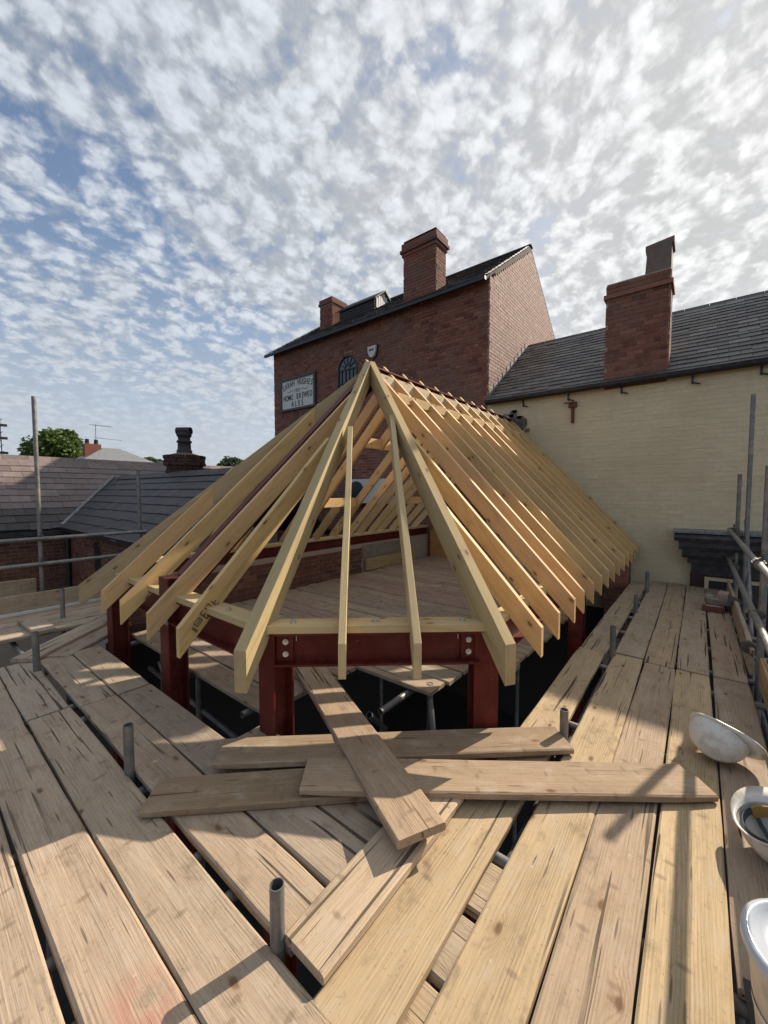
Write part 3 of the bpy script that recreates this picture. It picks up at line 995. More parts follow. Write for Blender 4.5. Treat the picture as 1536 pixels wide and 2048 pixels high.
MB().prism([(2.22, .74), (2.23, .66), (2.29, .64), (2.345, .66), (2.36, .74)], 'x', -10.7, -5.4).build('gutter', M_iron, ex)
# octagonal stack with crowned pot
SX, SY = -9.03, 4.14
MS = Matrix.Translation((SX, SY, 0)) @ Matrix.Rotation(R(22.5), 4, 'Z')
cs = MB().lathe([(.345, 1.6), (.345, 2.09), (.40, 2.11), (.40, 2.26), (.37, 2.30), (.16, 2.36)], 8, MS, False).build('chimney', M_mortar_dark, ex)
for k in range(9):
    rr = .36 if k < 6 else .415
    for i in range(8):
        a = R(i * 45 + (22 if k % 2 else 0))
        Mx = Matrix.Translation((SX + rr * .92 * math.cos(a), SY + rr * .92 * math.sin(a), 1.64 + k * .078)) @ Matrix.Rotation(a, 4, 'Z') @ Matrix.Diagonal((.06, .27, .066, 1))
        ep.items.append((1 / 9.2, Mx, cs, M_brick_soot))
ep.finish('brickwork')
MB().lathe([(.16, 2.33), (.16, 2.42), (.14, 2.43), (.132, 2.58), (.155, 2.59), (.155, 2.63), (.127, 2.64), (.127, 2.72), (.155, 2.73), (.155, 2.79), (.10, 2.81), (.0, 2.81)], 20, Matrix.Translation((SX, SY, 0))).build('chimney_pot', M_clay, cs)
MB().tube((SX - .13, SY - .09, 2.85), (SX + .13, SY + .09, 2.85), .085, 14, .068).build('hooded_cap', M_clay, cs)

# ------------------------------------------------------------------ far things
def far_house(loc, half, zw, zr, label, chim=None, aerial=False, mat=M_lead):
    x, y = loc
    h = thing('far_house', (x, y, GZ), label, 'house')
    MB().box((x - half, y - half, GZ), (x + half, y + half, zw)).build('wall', M_brick, h)
    e = half + .4
    r = MB().add([(x - e, y - e, zw), (x + e, y - e, zw), (x + e, y + e, zw), (x - e, y + e, zw), (x, y - .6, zr), (x, y + .6, zr)],
                 [(0, 1, 4), (1, 2, 5, 4), (2, 3, 5), (3, 0, 4, 5), (3, 2, 1, 0)]).build('roof', mat, h)
    if chim:
        cx_, cy_, z0, z1 = chim
        c = MB().box((cx_ - .35, cy_ - .55, z0), (cx_ + .35, cy_ + .55, z1)).build('chimney', M_brick, r)
        for s in (-.3, .3):
            MB().lathe([(.16, z1 - .02), (.13, z1 + .35), (.16, z1 + .38), (0, z1 + .38)], 10, Matrix.Translation((cx_, cy_ + s, 0))).build('chimney_pot', M_clay, c)
        if aerial:
            a = MB()
            a.tube((cx_, cy_ + .3, z1), (cx_, cy_ + .3, z1 + 1.6), .025, 6)
            a.tube((cx_, cy_ - .1, z1 + 1.55), (cx_, cy_ + 1.5, z1 + 1.55), .02, 6)
            a.tube((cx_, cy_ + .2, z1 + .55), (cx_, cy_ + 2.1, z1 + .5), .02, 6)
            for q in range(6):
                a.tube((cx_ - .3, cy_ + .2 + q * .22, z1 + 1.55), (cx_ + .3, cy_ + .2 + q * .22, z1 + 1.55), .012, 5)
            a.build('aerial', M_galv, h)
    return h


far_house((-38.3, 11.6), 3.6, 3.0, 5.1, 'distant hip roofed house with chimney and aerial left of the chimney pot', (-38.2, 10.2, 4.2, 5.3), True)
far_house((-40.6, 22.6), 2.4, 1.9, 3.3, 'distant house with small twin potted chimney beside the grey green tree', (-39.6, 21.7, 2.7, 3.75))


def tree(loc, zc_, rad, hgt, label, mat, n=2600, seed=1, group='trees on the skyline', leaf=.19):
    rnd = random.Random(seed)
    x, y = loc
    t = thing('tree', (x, y, GZ), label, 'tree', group)
    tr = MB()
    tr.tube((x, y, GZ), (x, y, zc_), .32, 10, r2=.16)
    for i in range(7):
        a = rnd.uniform(0, 6.28)
        z0 = zc_ - rnd.uniform(.2, .8) * hgt * .6
        tr.tube((x, y, z0), (x + rad * .7 * math.cos(a), y + rad * .7 * math.sin(a), z0 + hgt * rnd.uniform(.3, .7)), .1, 7, r2=.03)
    tr.build('trunk', M_bark, t)
    clumps = []
    for i in range(26):
        a, e, rr = rnd.uniform(0, 6.28), rnd.uniform(-.9, 1.4), rnd.uniform(.35, .85)
        clumps.append((Vector((x + rad * rr * math.cos(a) * math.cos(e), y + rad * rr * math.sin(a) * math.cos(e), zc_ + hgt * .5 * rr * math.sin(e))), rnd.uniform(.25, .42) * rad))
    mb = MB()
    for i in range(n):
        c, cr = clumps[i % len(clumps)]
        d = Vector((rnd.gauss(0, 1), rnd.gauss(0, 1), rnd.gauss(0, 1))).normalized() * cr * rnd.uniform(.45, 1.05)
        p = c + d
        q = Vector((rnd.gauss(0, 1), rnd.gauss(0, 1), rnd.gauss(0, 1))).to_track_quat('Z', 'Y')
        s = leaf * rnd.uniform(.6, 1.3)
        mb.add([p + q @ Vector(v) for v in ((-s, -s * .6, 0), (s * .2, -s * .5, s * .1), (s, 0, 0), (s * .1, s * .6, s * .1), (-s * .8, s * .4, 0))], [(0, 1, 2, 3, 4)])
    mb.build('crown', mat, t)


tree((-58.6, 12.6), 6.1, 3.3, 4.6, 'broad bright green tree behind the pink slate roof', M_leaf, 9000, 3)
tree((-61.0, 10.6), 5.4, 1.7, 2.0, 'small darker tree left of the broad green tree', M_leaf, 2600, 5)
tree((-54.1, 20.9), 4.5, 1.9, 2.2, 'dark tree crown just left of the chimney pot stack', M_leaf2, 3500, 7)
tree((-43.2, 25.4), 4.3, 2.1, 2.2, 'grey green tree showing above the second rafter', M_leaf2, 4500, 9)
tree((-48.4, 24.0), 3.5, 1.4, 1.6, 'small bright bush right of the chimney pot stack', M_leaf, 2000, 12)
mt = thing('lattice_mast', (-59.5, 7.5, GZ), 'thin lattice mast on the skyline at the far left edge', 'mast')
mm = MB()
for dx, dy in ((-.3, -.3), (.3, -.3), (0, .35)):
    mm.tube((-59.5 + dx, 7.5 + dy, GZ), (-59.5 + dx * .4, 7.5 + dy * .4, 9.6), .05, 6)
for k in range(12):
    z = 1 + k * .7
    mm.tube((-59.8, 7.2, z), (-59.2, 7.8, z + .7), .03, 5)
mm.build('lattice', M_iron, mt)
for z in (5.6, 7.2, 8.6):
    MB().box((-59.7, 7.0, z), (-59.3, 8.2, z + .25)).build('antenna_panel', M_iron, mt)

# ================================================================== SCAFFOLD DECKS
TR = .0242


def tube(name, a, b, parent, mat=None, hollow=True, r=TR):
    return MB().tube(a, b, r, 16, r * .86 if hollow else 0).build(name, mat or M_galv, parent)


def coupler(p, axis_a, axis_b, parent):
    """right angle coupler: two clamp halves with bolts"""
    p = Vector(p)
    A, B = Vector(axis_a).normalized(), Vector(axis_b).normalized()
    mb = MB()
    for ax, ot in ((A, B), (B, A)):
        mb.tube(p - ax * .028, p + ax * .028, .036, 14)
    n = A.cross(B)
    mb.tube(p + n * .02 + B * .035 - A * .0, p + n * .02 + B * .085, .009, 6)
    mb.tube(p - n * .02 + A * .035, p - n * .02 + A * .085, .009, 6)
    mb.box(p + Vector((-.042, -.042, -.016)), p + Vector((.042, .042, .016)))
    return mb.build('coupler', M_coupler, parent)


# ---- right walkway: boards run along Y
rs = thing('walkway_scaffold', (-.2, 4, GZ), 'scaffold walkway of boards on the right leading to the yellow wall', 'scaffold')
G_ = (.40, .345, .30)
PK = (.42, .335, .285)
YE = (.50, .40, .265)
BR = (.43, .33, .22)
cols_ = [  # x0, x1, tone near, tone far
    (-.843, -.617, YE, (.41, .34, .25)),
    (-.556, -.328, (.51, .405, .265), (.42, .35, .28)),
    (-.322, -.098, (.40, .315, .25), (.40, .31, .21)),
    (-.091, .132, (.54, .435, .28), (.40, .33, .27)),
    (.144, .366, (.37, .305, .265), (.40, .32, .26))]
for i, (x0, x1, ta, tb_) in enumerate(cols_):
    c_, wd = (x0 + x1) / 2, x1 - x0
    ya = (-.35, -.3, -.3, -.3, 1.54)[i]
    yj = 4.10 + (.0, .04, -.01, .0, .02)[i]
    plank('board', (c_, ya, random.uniform(-.003, .003)), (c_ + random.uniform(-.004, .004), yj - .008, 0), wd, .038, rs, tone=ta)
    plank('board', (c_ + random.uniform(-.004, .004), yj + .008, random.uniform(-.004, .006)), (c_ + (.02, .0, .0, .0, .0)[i], (7.55, 7.93, 7.95, 7.95, 7.9)[i], 0), wd - .003, .038, rs, tone=tb_)
for y in (.35, 1.55, 2.78, 3.9, 4.35, 5.0, 5.65, 6.45, 7.3):
    tube('transom', (-.80 if y > 2 else -.75, y, -.066), (.62, y, -.066), rs)
for x in (-.585, .52):
    tube('ledger', (x, -.4, -.118), (x, 7.85, -.118), rs)
for (x, y, zt) in ((-.584, 2.473, .19), (-.563, 4.07, .27), (-.552, 5.70, .22), (-.542, 6.95, .31)):
    tube('standard', (x, y, GZ), (x, y, zt), rs)
    coupler((x + .0, y, -.118), (0, 0, 1), (0, 1, 0), rs)
for (x, y, zt) in ((.47, 7.63, 1.75), (.51, 6.80, 2.72), (.433, 4.28, 1.70), (.50, 2.35, 2.6), (.50, .2, 2.3)):
    tube('standard', (x, y, GZ), (x, y, zt), rs)
for z, x in ((.94, .383), (.52, .385)):
    tube('guard_rail', (x, 3.95 if z > .9 else 1.2, z), (x, 7.72, z), rs)
    for (sx, sy) in ((.47, 7.63), (.51, 6.80), (.433, 4.28)):
        coupler((x + .03, sy, z), (0, 1, 0), (0, 0, 1), rs)
tube('guard_rail', (.383, -.6, .95), (.383, 4.25, .95), rs)
coupler((.383, 4.1, .947), (0, 1, 0), (0, 0, 1), rs)
MB().tube((.383, 3.98, .945), (.383, 4.20, .945), .032, 16).build('sleeve_coupler', M_galv, rs)
bt = plank('toe_board', (.395, 4.34, .21), (.395, 7.55, .21), .036, .22, rs, tone=(.36, .30, .26))
plank('toe_board', (.45, 1.1, .20), (.44, 4.22, .20), .036, .22, rs, tone=(.46, .34, .18))
for y in (4.42, 6.2):
    MB().tube((.375, y - .03, .2), (.375, y + .03, .2), .05, 14).build('toe_board_clip', M_coupler, rs)
tube('brace', (.55, 4.9, -1.6), (.55, 7.5, 1.1), rs)
tube('brace', (.62, 3.2, -.9), (.62, 6.8, -.9), rs)
tube('brace', (.62, 3.2, -.45), (.62, 6.8, -.45), rs)
plank('packing_board', (.30, -.2, -.004), (.30, 1.51, -.004), .225, .038, rs, tone=(.22, .18, .15))
# two offcuts bridging below the gap beside the yellow board
for y0, y1, tn in ((1.275, 1.50, (.40, .33, .26)), (1.02, 1.245, (.40, .35, .30)), (.78, .99, (.42, .34, .25))):
    plank('packing_board', (-.80, (y0 + y1) / 2, -.045), (-.42, (y0 + y1) / 2, -.045), y1 - y0, .038, rs, tone=tn)

# ---- left walkway: boards run along X
lsf = thing('walkway_scaffold', (-2.5, .6, GZ), 'scaffold walkway of boards on the left in front of the red posts', 'scaffold')
rows = [  # y0, y1, list of (xa, xb, tone)
    (-.225, .0, [(-3.4, .0, (.40, .33, .28))]),
    (.018, .248, [(-5.2, -3.38, G_), (-3.36, -.30, (.42, .345, .29))]),
    (.268, .482, [(-5.1, -3.37, G_), (-3.36, -.62, (.45, .365, .305))]),
    (.492, .724, [(-4.6, -3.40, (.39, .345, .315)), (-3.385, -.62, (.43, .36, .30))]),
    (.757, .975, [(-4.68, -3.32, (.40, .345, .295)), (-3.305, -1.0, (.41, .33, .27))]),
    (.985, 1.208, [(-4.5, -3.31, (.42, .35, .29)), (-3.295, -1.0, (.37, .315, .28))]),
    (1.222, 1.44, [(-2.15, -.86, (.34, .285, .25))])]
for y0, y1, segs in rows:
    for xa, xb, tn in segs:
        plank('board', (xa, (y0 + y1) / 2 + random.uniform(-.003, .003), random.uniform(-.004, .004)), (xb, (y0 + y1) / 2, 0), y1 - y0, .038, lsf, tone=tn)
for x in (-4.36, -3.5, -3.24, -2.22, -1.62, -1.36):
    tube('transom', (x, -.4, -.066), (x, 1.19, -.066), lsf)
tube('ledger', (-7.4, .742, -.118), (-.7, .742, -.118), lsf)
for (x, y, zt) in ((-4.28, .70, .33), (-2.33, .735, .26), (-1.04, .738, .21), (-5.86, 1.215, .35)):
    tube('standard', (x, y, GZ), (x, y, zt), lsf)
# far left end, boards across
for xa, tn in ((-5.55, (.42, .36, .31)), (-5.79, G_), (-6.03, (.44, .38, .33)), (-6.27, PK), (-6.51, G_)):
    plank('board', (xa, -.6, -.004), (xa + random.uniform(-.01, .01), 2.2 + random.uniform(-.2, .1), -.004), .225, .038, lsf, tone=tn)
plank('board', (-4.58, .66, .036), (-5.62, 1.86, .040), .225, .038, lsf, tone=(.41, .35, .305))
plank('board', (-4.50, .87, .008), (-5.15, 1.66, .008), .21, .038, lsf, tone=(.39, .33, .29))
plank('board', (-5.36, .96, .035), (-6.05, .93, .04), .20, .038, lsf, tone=(.42, .36, .32))
plank('toe_board', (-6.46, -.8, .235), (-6.46, 3.4, .225), .036, .215, lsf, tone=(.40, .335, .28))
plank('toe_board', (-6.70, -.8, .385), (-6.70, 1.13, .375), .036, .215, lsf, tone=(.42, .345, .26))
MB().box((-6.43, -.8, -.004), (-6.39, 3.4, .03)).build('batten', M_whitepaint, lsf)
for (y, z0_, zt) in ((1.17, .16, 2.70), (2.33, GZ, 1.81), (-1.1, GZ, 2.4)):
    tube('standard', (-6.60, y, z0_), (-6.60, y, zt), lsf)
MB().box((-6.66, 1.10, .145), (-6.47, 1.24, .16)).build('base_plate', M_galv, lsf)
tube('guard_rail', (-6.54, -2, .905), (-6.54, 2.39, .895), lsf)
tube('guard_rail', (-6.54, -2, .57), (-6.54, 2.39, .575), lsf)
for z in (.90, .57):
    for y in (1.17, 2.33):
        coupler((-6.57, y, z), (0, 1, 0), (0, 0, 1), lsf)

# ---- loose boards lying across the corner
lo = 'loose boards lying across the corner'
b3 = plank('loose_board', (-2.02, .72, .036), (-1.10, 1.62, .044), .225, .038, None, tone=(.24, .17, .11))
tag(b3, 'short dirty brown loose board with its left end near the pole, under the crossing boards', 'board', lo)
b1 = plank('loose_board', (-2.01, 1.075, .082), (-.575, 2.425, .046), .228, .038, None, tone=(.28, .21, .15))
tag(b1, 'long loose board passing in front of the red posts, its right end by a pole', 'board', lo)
b2 = plank('loose_board', (-1.505, 1.24, .086), (.055, 2.505, .046), .238, .038, None, tone=(.36, .275, .205))
tag(b2, 'long loose board with sharp shadow reaching right towards the upturned helmet', 'board', lo)
b4 = plank('loose_board', (-2.62, 2.20, .022), (-.825, 1.285, .132), .235, .040, None, tone=(.41, .31, .235))
tag(b4, 'striped loose board poking out from under the front steel beam towards the camera', 'board', lo)
b5 = plank('loose_board', (-.925, .755, .042), (-.925, 1.66, .044), .20, .040, None, tone=(.50, .405, .32))
tag(b5, 'short pale split board lying between the left walkway ends and the yellow board', 'board', lo)

# ---- inner floor under the roof frame
fi = thing('inner_platform', (-3.2, 4.5, GZ), 'boarded platform floor inside the new roof frame', 'platform')
y = 1.55
k = 0
while y < 7.85:
    xr_ = -2.30 if y < 2.45 else (-1.53 if y < 3.0 else -1.2)
    xr_ += random.uniform(-.03, .03)
    xa = -4.75 if y < 1.7 else -4.95
    sp_ = random.choice((0, 0, 1))
    tn = random.choice(((.34, .265, .225), (.38, .30, .26), (.29, .23, .20), (.42, .32, .26)))
    tn = tuple(q * random.uniform(.9, 1.1) for q in tn)
    if y > 2.4 and random.random() < .5:
        xm = random.uniform(-3.8, -2.6)
        plank('board', (xa, y + .1125, -.034), (xm - .003, y + .1125, -.034), .224, .038, fi, tone=tn)
        plank('board', (xm + .003, y + .1125, -.032), (xr_, y + .1125, -.032), .224, .038, fi, tone=tuple(q * .95 for q in tn))
    else:
        plank('board', (xa, y + .1125, -.034), (xr_, y + .1125, -.034), .224, .038, fi, tone=tn)
    y += .238
for x in (-4.6, -3.4, -2.5):
    tube('transom', (x, 1.5, -.10), (x, 7.8, -.10), fi)
for x in (-1.75,):
    tube('transom', (x, 2.15, -.10), (x, 7.8, -.10), fi)
for (x, y_) in ((-2.55, 1.72), (-1.62, 2.62), (-3.6, 1.72), (-4.45, 1.75), (-1.62, 4.6), (-3.4, 4.2)):
    tube('standard', (x, y_, GZ), (x, y_, -.03 if y_ > 2 else -.09), fi)
for a, b in (((-2.42, 2.35, -.15), (-2.05, 2.6, -.75)), ((-1.9, 2.2, -.2), (-2.3, 2.9, -.8)), ((-2.4, 2.5, -.62), (-1.3, 2.7, -.98)), ((-1.62, 2.62, -.15), (-1.2, 2.2, -1.2)), ((-1.7, 2.5, -.5), (-1.35, 2.45, -1.4)), ((-4.4, 1.7, -.3), (-3.6, 1.8, -1.4)), ((-4.8, 1.75, -.5), (-2.6, 1.75, -.62))):
    tube('brace', a, b, fi)
coupler((-1.60, 2.60, -.42), (0, 0, 1), (1, 0, 0), fi)
tube('ledger', (-5.0, 1.68, -.152), (-2.35, 1.68, -.152), fi)

# ================================================================== STEEL FRAME
A = Vector((-2.03, 1.40, 0))
B = Vector((-1.005, 2.28, 0))
PZ = .70
sf = thing('steel_frame', (-3, 3.5, GZ), 'dark red painted steel posts and beams carrying the timber roof', 'steel frame')


def ibeam(name, a, b, depth, wd, parent, tf=.013, tw=.009):
    """a, b: centre of the top flange"""
    a, b = Vector(a), Vector(b)
    M = basis(a, b - a, (0, 0, 1))
    L = (b - a).length
    mb = MB()
    mb.box((0, -wd / 2, -tf), (L, wd / 2, 0))
    mb.box((0, -wd / 2, -depth), (L, wd / 2, -depth + tf))
    mb.box((0, -tw / 2, -depth + tf), (L, tw / 2, -tf))
    return mb.build(name, M_red, parent, M)


def ipost(x, y, rot, z0, z1, parent, s=.152, cap=True):
    M = Matrix.Translation((x, y, 0)) @ Matrix.Rotation(rot, 4, 'Z')
    mb = MB()
    h = s / 2
    mb.box((-h, -h, z0), (h, -h + .012, z1))
    mb.box((-h, h - .012, z0), (h, h, z1))
    mb.box((-.005, -h + .012, z0), (.005, h - .012, z1))
    if cap:
        mb.box((-h, -h, z1), (h, h, z1 + .012))
    return mb.build('post', M_red, parent, M)


def bolt(p, d, parent, r=.0105):
    p, d = Vector(p), Vector(d).normalized()
    return MB().tube(p, p + d * .006, r * 1.7, 14).tube(p + d * .006, p + d * .016, r * 1.2, 6).tube(p + d * .016, p + d * .022, r * .6, 8).build('bolt', M_zinc, parent)


ang = math.atan2((B - A).y, (B - A).x)
ab = (B - A).normalized()
out = Vector((ab.y, -ab.x, 0))
SB = PZ - .047
# posts stand just behind the beam line so that flange faces show at both sides
pa = A + ab * .03 - out * .0
ipost(pa.x - .02, pa.y + .04, R(0), GZ, SB - .012, sf)
ipost(B.x - .03, B.y + .03, ang, GZ, SB - .012, sf)
ipost(-3.32, 1.40, 0, GZ, .80, sf)
ipost(-4.68, 1.42, 0, GZ, SB - .012, sf)
fb = ibeam('front_beam', A + ab * .05 + Vector((0, 0, SB - .001)), B - ab * .05 + Vector((0, 0, SB - .001)), .203, .135, sf)
# end plates with pairs of bolts, on the web
for s, e in ((1, A + ab * .055), (-1, B - ab * .055)):
    M = basis(e + Vector((0, 0, SB)), ab * 1.0, (0, 0, 1))
    q = .06 if s > 0 else -.06
    MB().box((min(0, q * 1.75), -.022, -.188), (max(0, q * 1.75), -.006, -.016)).build('end_plate', M_red, fb, M)
    for z in (-.065, -.14):
        bolt(M @ Vector((q, -.024, z)), out, fb)
    MB().box((q * 2.05 - .002, -.013, -.065), (q * 2.05 + .002, -.009, -.025)).build('weld_mark', M_whitepaint, fb, M)
ibeam('beam', (-3.25, 1.40, SB - .002), (A.x - .06, 1.40, SB - .002), .203, .135, sf)
ibeam('beam', (-4.61, 1.42, SB - .002), (-3.39, 1.40, SB - .002), .203, .135, sf)
for z in (.46, .56):
    bolt((-3.25, 1.322, z), (0, -1, 0), sf)
ibeam('beam', (-1.045, B.y + .12, SB - .043), (-1.045, 7.98, SB - .043), .203, .135, sf)
for y_ in (4.9, 7.86):
    ipost(-1.045, y_, 0, GZ, SB - .262, sf)
ibeam('beam', (-5.12, 1.45, SB - .004), (-5.08, 7.98, SB - .004), .152, .135, sf)
# inclined steel rafter from the tall post to the peak, and the ridge plate
AP = Vector((-3.0, 3.50, 2.945))
hb = AP - Vector((-3.30, 1.46, .80))
ibeam('hip_steel', Vector((-3.30, 1.44, .83)), AP + Vector((.0, -.05, -.06)), .19, .10, sf)
ibeam('ridge_beam', (-3.0, 3.5, 2.945), (-3.0, 7.98, 2.945), .152, .09, sf)

# ================================================================== TIMBER ROOF
tf = thing('timber_roof_frame', (-3, 3.5, .3), 'new pine rafters and hips of an unfinished hipped roof', 'roof frame')
RW, RD = .045, .200
# wall plates on the steel
plate_t = (.60, .45, .23)
pl1 = bar('wall_plate', A - ab * .05 + Vector((0, 0, PZ)), B + ab * .03 + Vector((0, 0, PZ)), .145, .046, tf, tone=plate_t)
bar('wall_plate', (-4.75, 1.42, PZ - .001), (-3.40, 1.40, PZ - .001), .145, .045, tf, tone=plate_t)
bar('wall_plate', (-3.24, 1.40, PZ - .001), (A.x - .07, 1.40, PZ - .001), .145, .045, tf, tone=plate_t)
bar('wall_plate', (-1.045, B.y + .10, PZ - .042), (-1.045, 7.97, PZ - .042), .11, .045, tf, tone=plate_t)
bar('wall_plate', (-5.12, 1.5, PZ - .003), (-5.08, 7.97, PZ - .003), .12, .045, tf, tone=plate_t)
for s in (.16, .66, 1.20):
    bolt(A + ab * s + Vector((0, 0, PZ)) + out * .01, (0, 0, 1), tf, .011)
bolt((-2.45, 1.39, PZ), (0, 0, 1), tf, .011)
APX, APY, APZ = -3.0, 3.52, 2.96
AP = Vector((APX, APY, APZ))
# E slope: rafters at 400 mm, feet beyond the plate
mE = (APZ - .60) / (APX + .77) * -1
HRt = Vector((-.79, 2.13, .645))
ys_ = [2.66 + .4 * i + (.07 if i == 2 else 0) for i in range(14)]
for i, y_ in enumerate(ys_):
    foot = Vector((-.775 + .0025 * i, y_, .60))
    if y_ < APY:
        tt = (y_ - HRt.y) / (APY - HRt.y)
        head = HRt.lerp(AP, tt)
        head = Vector((head.x + .045, y_ + .0, .60 + mE * (-.77 - head.x - .045)))
    else:
        head = Vector((APX - .075, y_, .60 + mE * (-.77 - APX + .075)))
    o = rafter('rafter', foot, head, RW, RD, tf)
    if y_ > APY and y_ < 7.2:
        bar('noggin', (APX + .085, y_ + .03, APZ - .10), (APX + .085, y_ + .375, APZ - .10), .04, .14, tf, tone=(.68, .54, .34))
        bar('noggin', (APX + .34, y_ + .025, APZ - .36), (APX + .34, y_ + .375, APZ - .36), .045, .10, tf)
# jack beside the hip
# hips
HIPC = (.50, .37, .185)
hipR = rafter('hip_rafter', HRt, AP + Vector((.03, -.02, .03)), .07, .235, tf, M_treated, HIPC)
hipL = rafter('hip_rafter', (-1.915, 1.145, .635), AP + Vector((.0, -.05, .03)), .075, .235, tf, M_treated, (.47, .36, .185))
hipW = rafter('hip_rafter', (-4.65, 1.10, .60), AP + Vector((-.02, -.0, .0)), .05, .215, tf, None, (.50, .365, .20))
# S slope rafters
for (fx, fy, hx, hy) in ((-4.17, 1.14, -3.93, 2.30), (-3.70, 1.14, -3.37, 3.05), (-3.15, 1.14, -2.92, 3.10), (-2.65, 1.14, -2.70, 2.55)):
    m_ = (APZ - .60) / (APY - 1.14)
    r_ = rafter('rafter', (fx, fy, .60), (hx, hy, .60 + m_ * (hy - fy)), RW, RD, tf)
    last = r_
# grading stamp inked on the last one (faces the walkway)
st = MB()
L_ = WM[last].inverted()
side = RW / 2 + .001
for (x0, z0, x1, z1) in ((.07, -.10, .075, -.06), (.075, -.10, .12, -.096), (.075, -.064, .12, -.06), (.12, -.10, .125, -.06), (.145, -.12, .15, -.05), (.15, -.12, .175, -.115),
                         (.15, -.085, .17, -.08), (.15, -.055, .175, -.05), (.19, -.12, .195, -.05), (.205, -.12, .23, -.115), (.225, -.12, .23, -.05), (.205, -.055, .225, -.05),
                         (.25, -.12, .255, -.06), (.255, -.12, .28, -.115), (.255, -.09, .275, -.085), (.08, -.085, .115, -.08), (.04, -.12, .045, -.07), (.05, -.12, .055, -.07)):
    for ysd in (1, -1):
        st.box((x0, ysd * (side + .0015) - .001, z0), (x1, ysd * (side + .0015) + .001, z1))
st.build('grade_stamp', M_ink, last, WM[last].copy())
# front facet jacks
mSE = 1.0
rafter('rafter', (-1.535, 1.545, .645), (-2.52, 2.66, 2.10), .044, .205, tf, None, (.64, .48, .25))
rafter('rafter', (-1.205, 1.815, .645), (-2.34, 3.06, 2.24), .046, .205, tf, None, (.62, .47, .25))
# W slope, seen from below through the front
wx, wz = -5.16, .74
mW = (APZ - .02 - wz) / (APX - wx)


def wpt(x, y_):
    return Vector((x, y_, wz + mW * (x - wx) + .02))


for y_ in (2.6, 3.0, 3.4, 3.85, 4.12, 4.94, 5.36, 5.66, 6.02, 6.30, 7.12, 7.55):
    xtop = APX - .03
    if y_ < APY:
        xtop = -4.65 + (y_ - 1.1) / (APY - 1.1) * 1.65 - .05
    hd = wpt(xtop, y_)
    if y_ < APY:
        hd.z = .60 + (y_ - 1.1) / (APY - 1.1) * (APZ - .60) - .06
    rafter('rafter', wpt(wx - .03, y_), hd, RW, .19, tf)
for (ya, yb_) in ((4.14, 4.92), (6.32, 7.10)):
    ym = (ya + yb_) / 2
    rafter('rafter', wpt(wx - .03, ym), wpt(-4.56, ym), RW, .19, tf)
    rafter('rafter', wpt(-3.66, ym), wpt(APX - .03, ym), RW, .19, tf)
    for x in (-4.53, -3.68):
        bar('trimmer', wpt(x, ya + .025) + Vector((0, 0, -.01)), wpt(x, yb_ - .025) + Vector((0, 0, -.01)), .05, .14, tf)

# ------------------------------------------------------------------ masonry below the west beam
ww = thing('old_brick_wall', (-5.1, 4, GZ), 'low old brick wall under the inner steel beam', 'wall')
wp_ = Pieces(ww, 'brick', 220)
wl = MB().box((-5.3, 1.5, -.26), (-5.02, 7.98, .498)).build('wall_core', M_mortar, ww)
MB().box((-5.32, 1.48, GZ), (-5.0, 7.98, -.263)).build('wall_base', M_void_shade, ww)  # wall below the platform, void shade put into its dark colour
brickface(wp_, wl, (-5.02, 1.5, -.25), (0, 1, 0), (1, 0, 0), -.25, .47, lambda z: [(0, 4.1)], M_brick_low)
wp_.finish('brickwork')
MB().box((-5.03, 5.62, .22), (-4.99, 7.2, .46)).build('rubble_infill', M_stone, ww)
plank('timber_kerb', (-4.95, 5.65, .20), (-4.95, 7.3, .17), .06, .22, ww, tone=(.42, .32, .15))
sh = thing('plywood_sheet', (-3.6, 7.9, -.03), 'upright orange plywood sheet in the far corner of the platform', 'sheet')
bar('panel', (-4.9, 7.90, .62), (-3.2, 7.90, .62), .018, .66, sh, tone=(.42, .23, .10))
pier = thing('brick_pier', (-1.0, 7.8, GZ), 'brick pier under the far end of the long eave', 'pier')
pp = Pieces(pier, 'brick', 60)
pc = MB().box((-1.2, 7.6, GZ), (-.86, 7.84, .44)).build('core', M_mortar, pier)
brickface(pp, pc, (-1.2, 7.6, -1.0), (1, 0, 0), (0, -1, 0), -1.0, .42, lambda z: [(0, .34)], M_brick)
brickface(pp, pc, (-.86, 7.6, -1.0), (0, 1, 0), (1, 0, 0), -1.0, .42, lambda z: [(0, .24)], M_brick)
pp.finish('brickwork')

# ================================================================== SMALL THINGS ON THE DECK
# bricks stacked by the toe board
for nm, (x, y_, z, rz, mat, lab) in enumerate((
        (.20, 6.36, .036, .06, M_brick, 'dark red brick lying lengthwise at the front of the small pile by the toe board'),
        (.24, 6.52, .036, -.05, M_brick_low, 'brick behind the front brick at the bottom of the small pile'),
        (.24, 6.46, .108, .12, M_stone, 'grey mortared brick laid flat on the middle of the small pile'),
        (.17, 6.62, .11, 1.5, M_stone, 'grey brick standing at the left back of the small pile'),
        (.30, 6.56, .18, 1.45, M_brick_pale, 'pinkish red brick on top of the small pile'))):
    o = thing('loose_brick', (x, y_, z), lab, 'brick', 'bricks piled by the toe board')
    Mx = Matrix.Translation((x, y_, z)) @ Matrix.Rotation(rz, 4, 'Z')
    bb = MB()
    bb.box((-.105, -.049, -.033), (.105, .049, .033))
    bb.build('body', mat, o, Mx)
    MB().box((-.07, -.03, .033), (.07, .03, .0345)).build('frog', M_mortar, o, Mx)


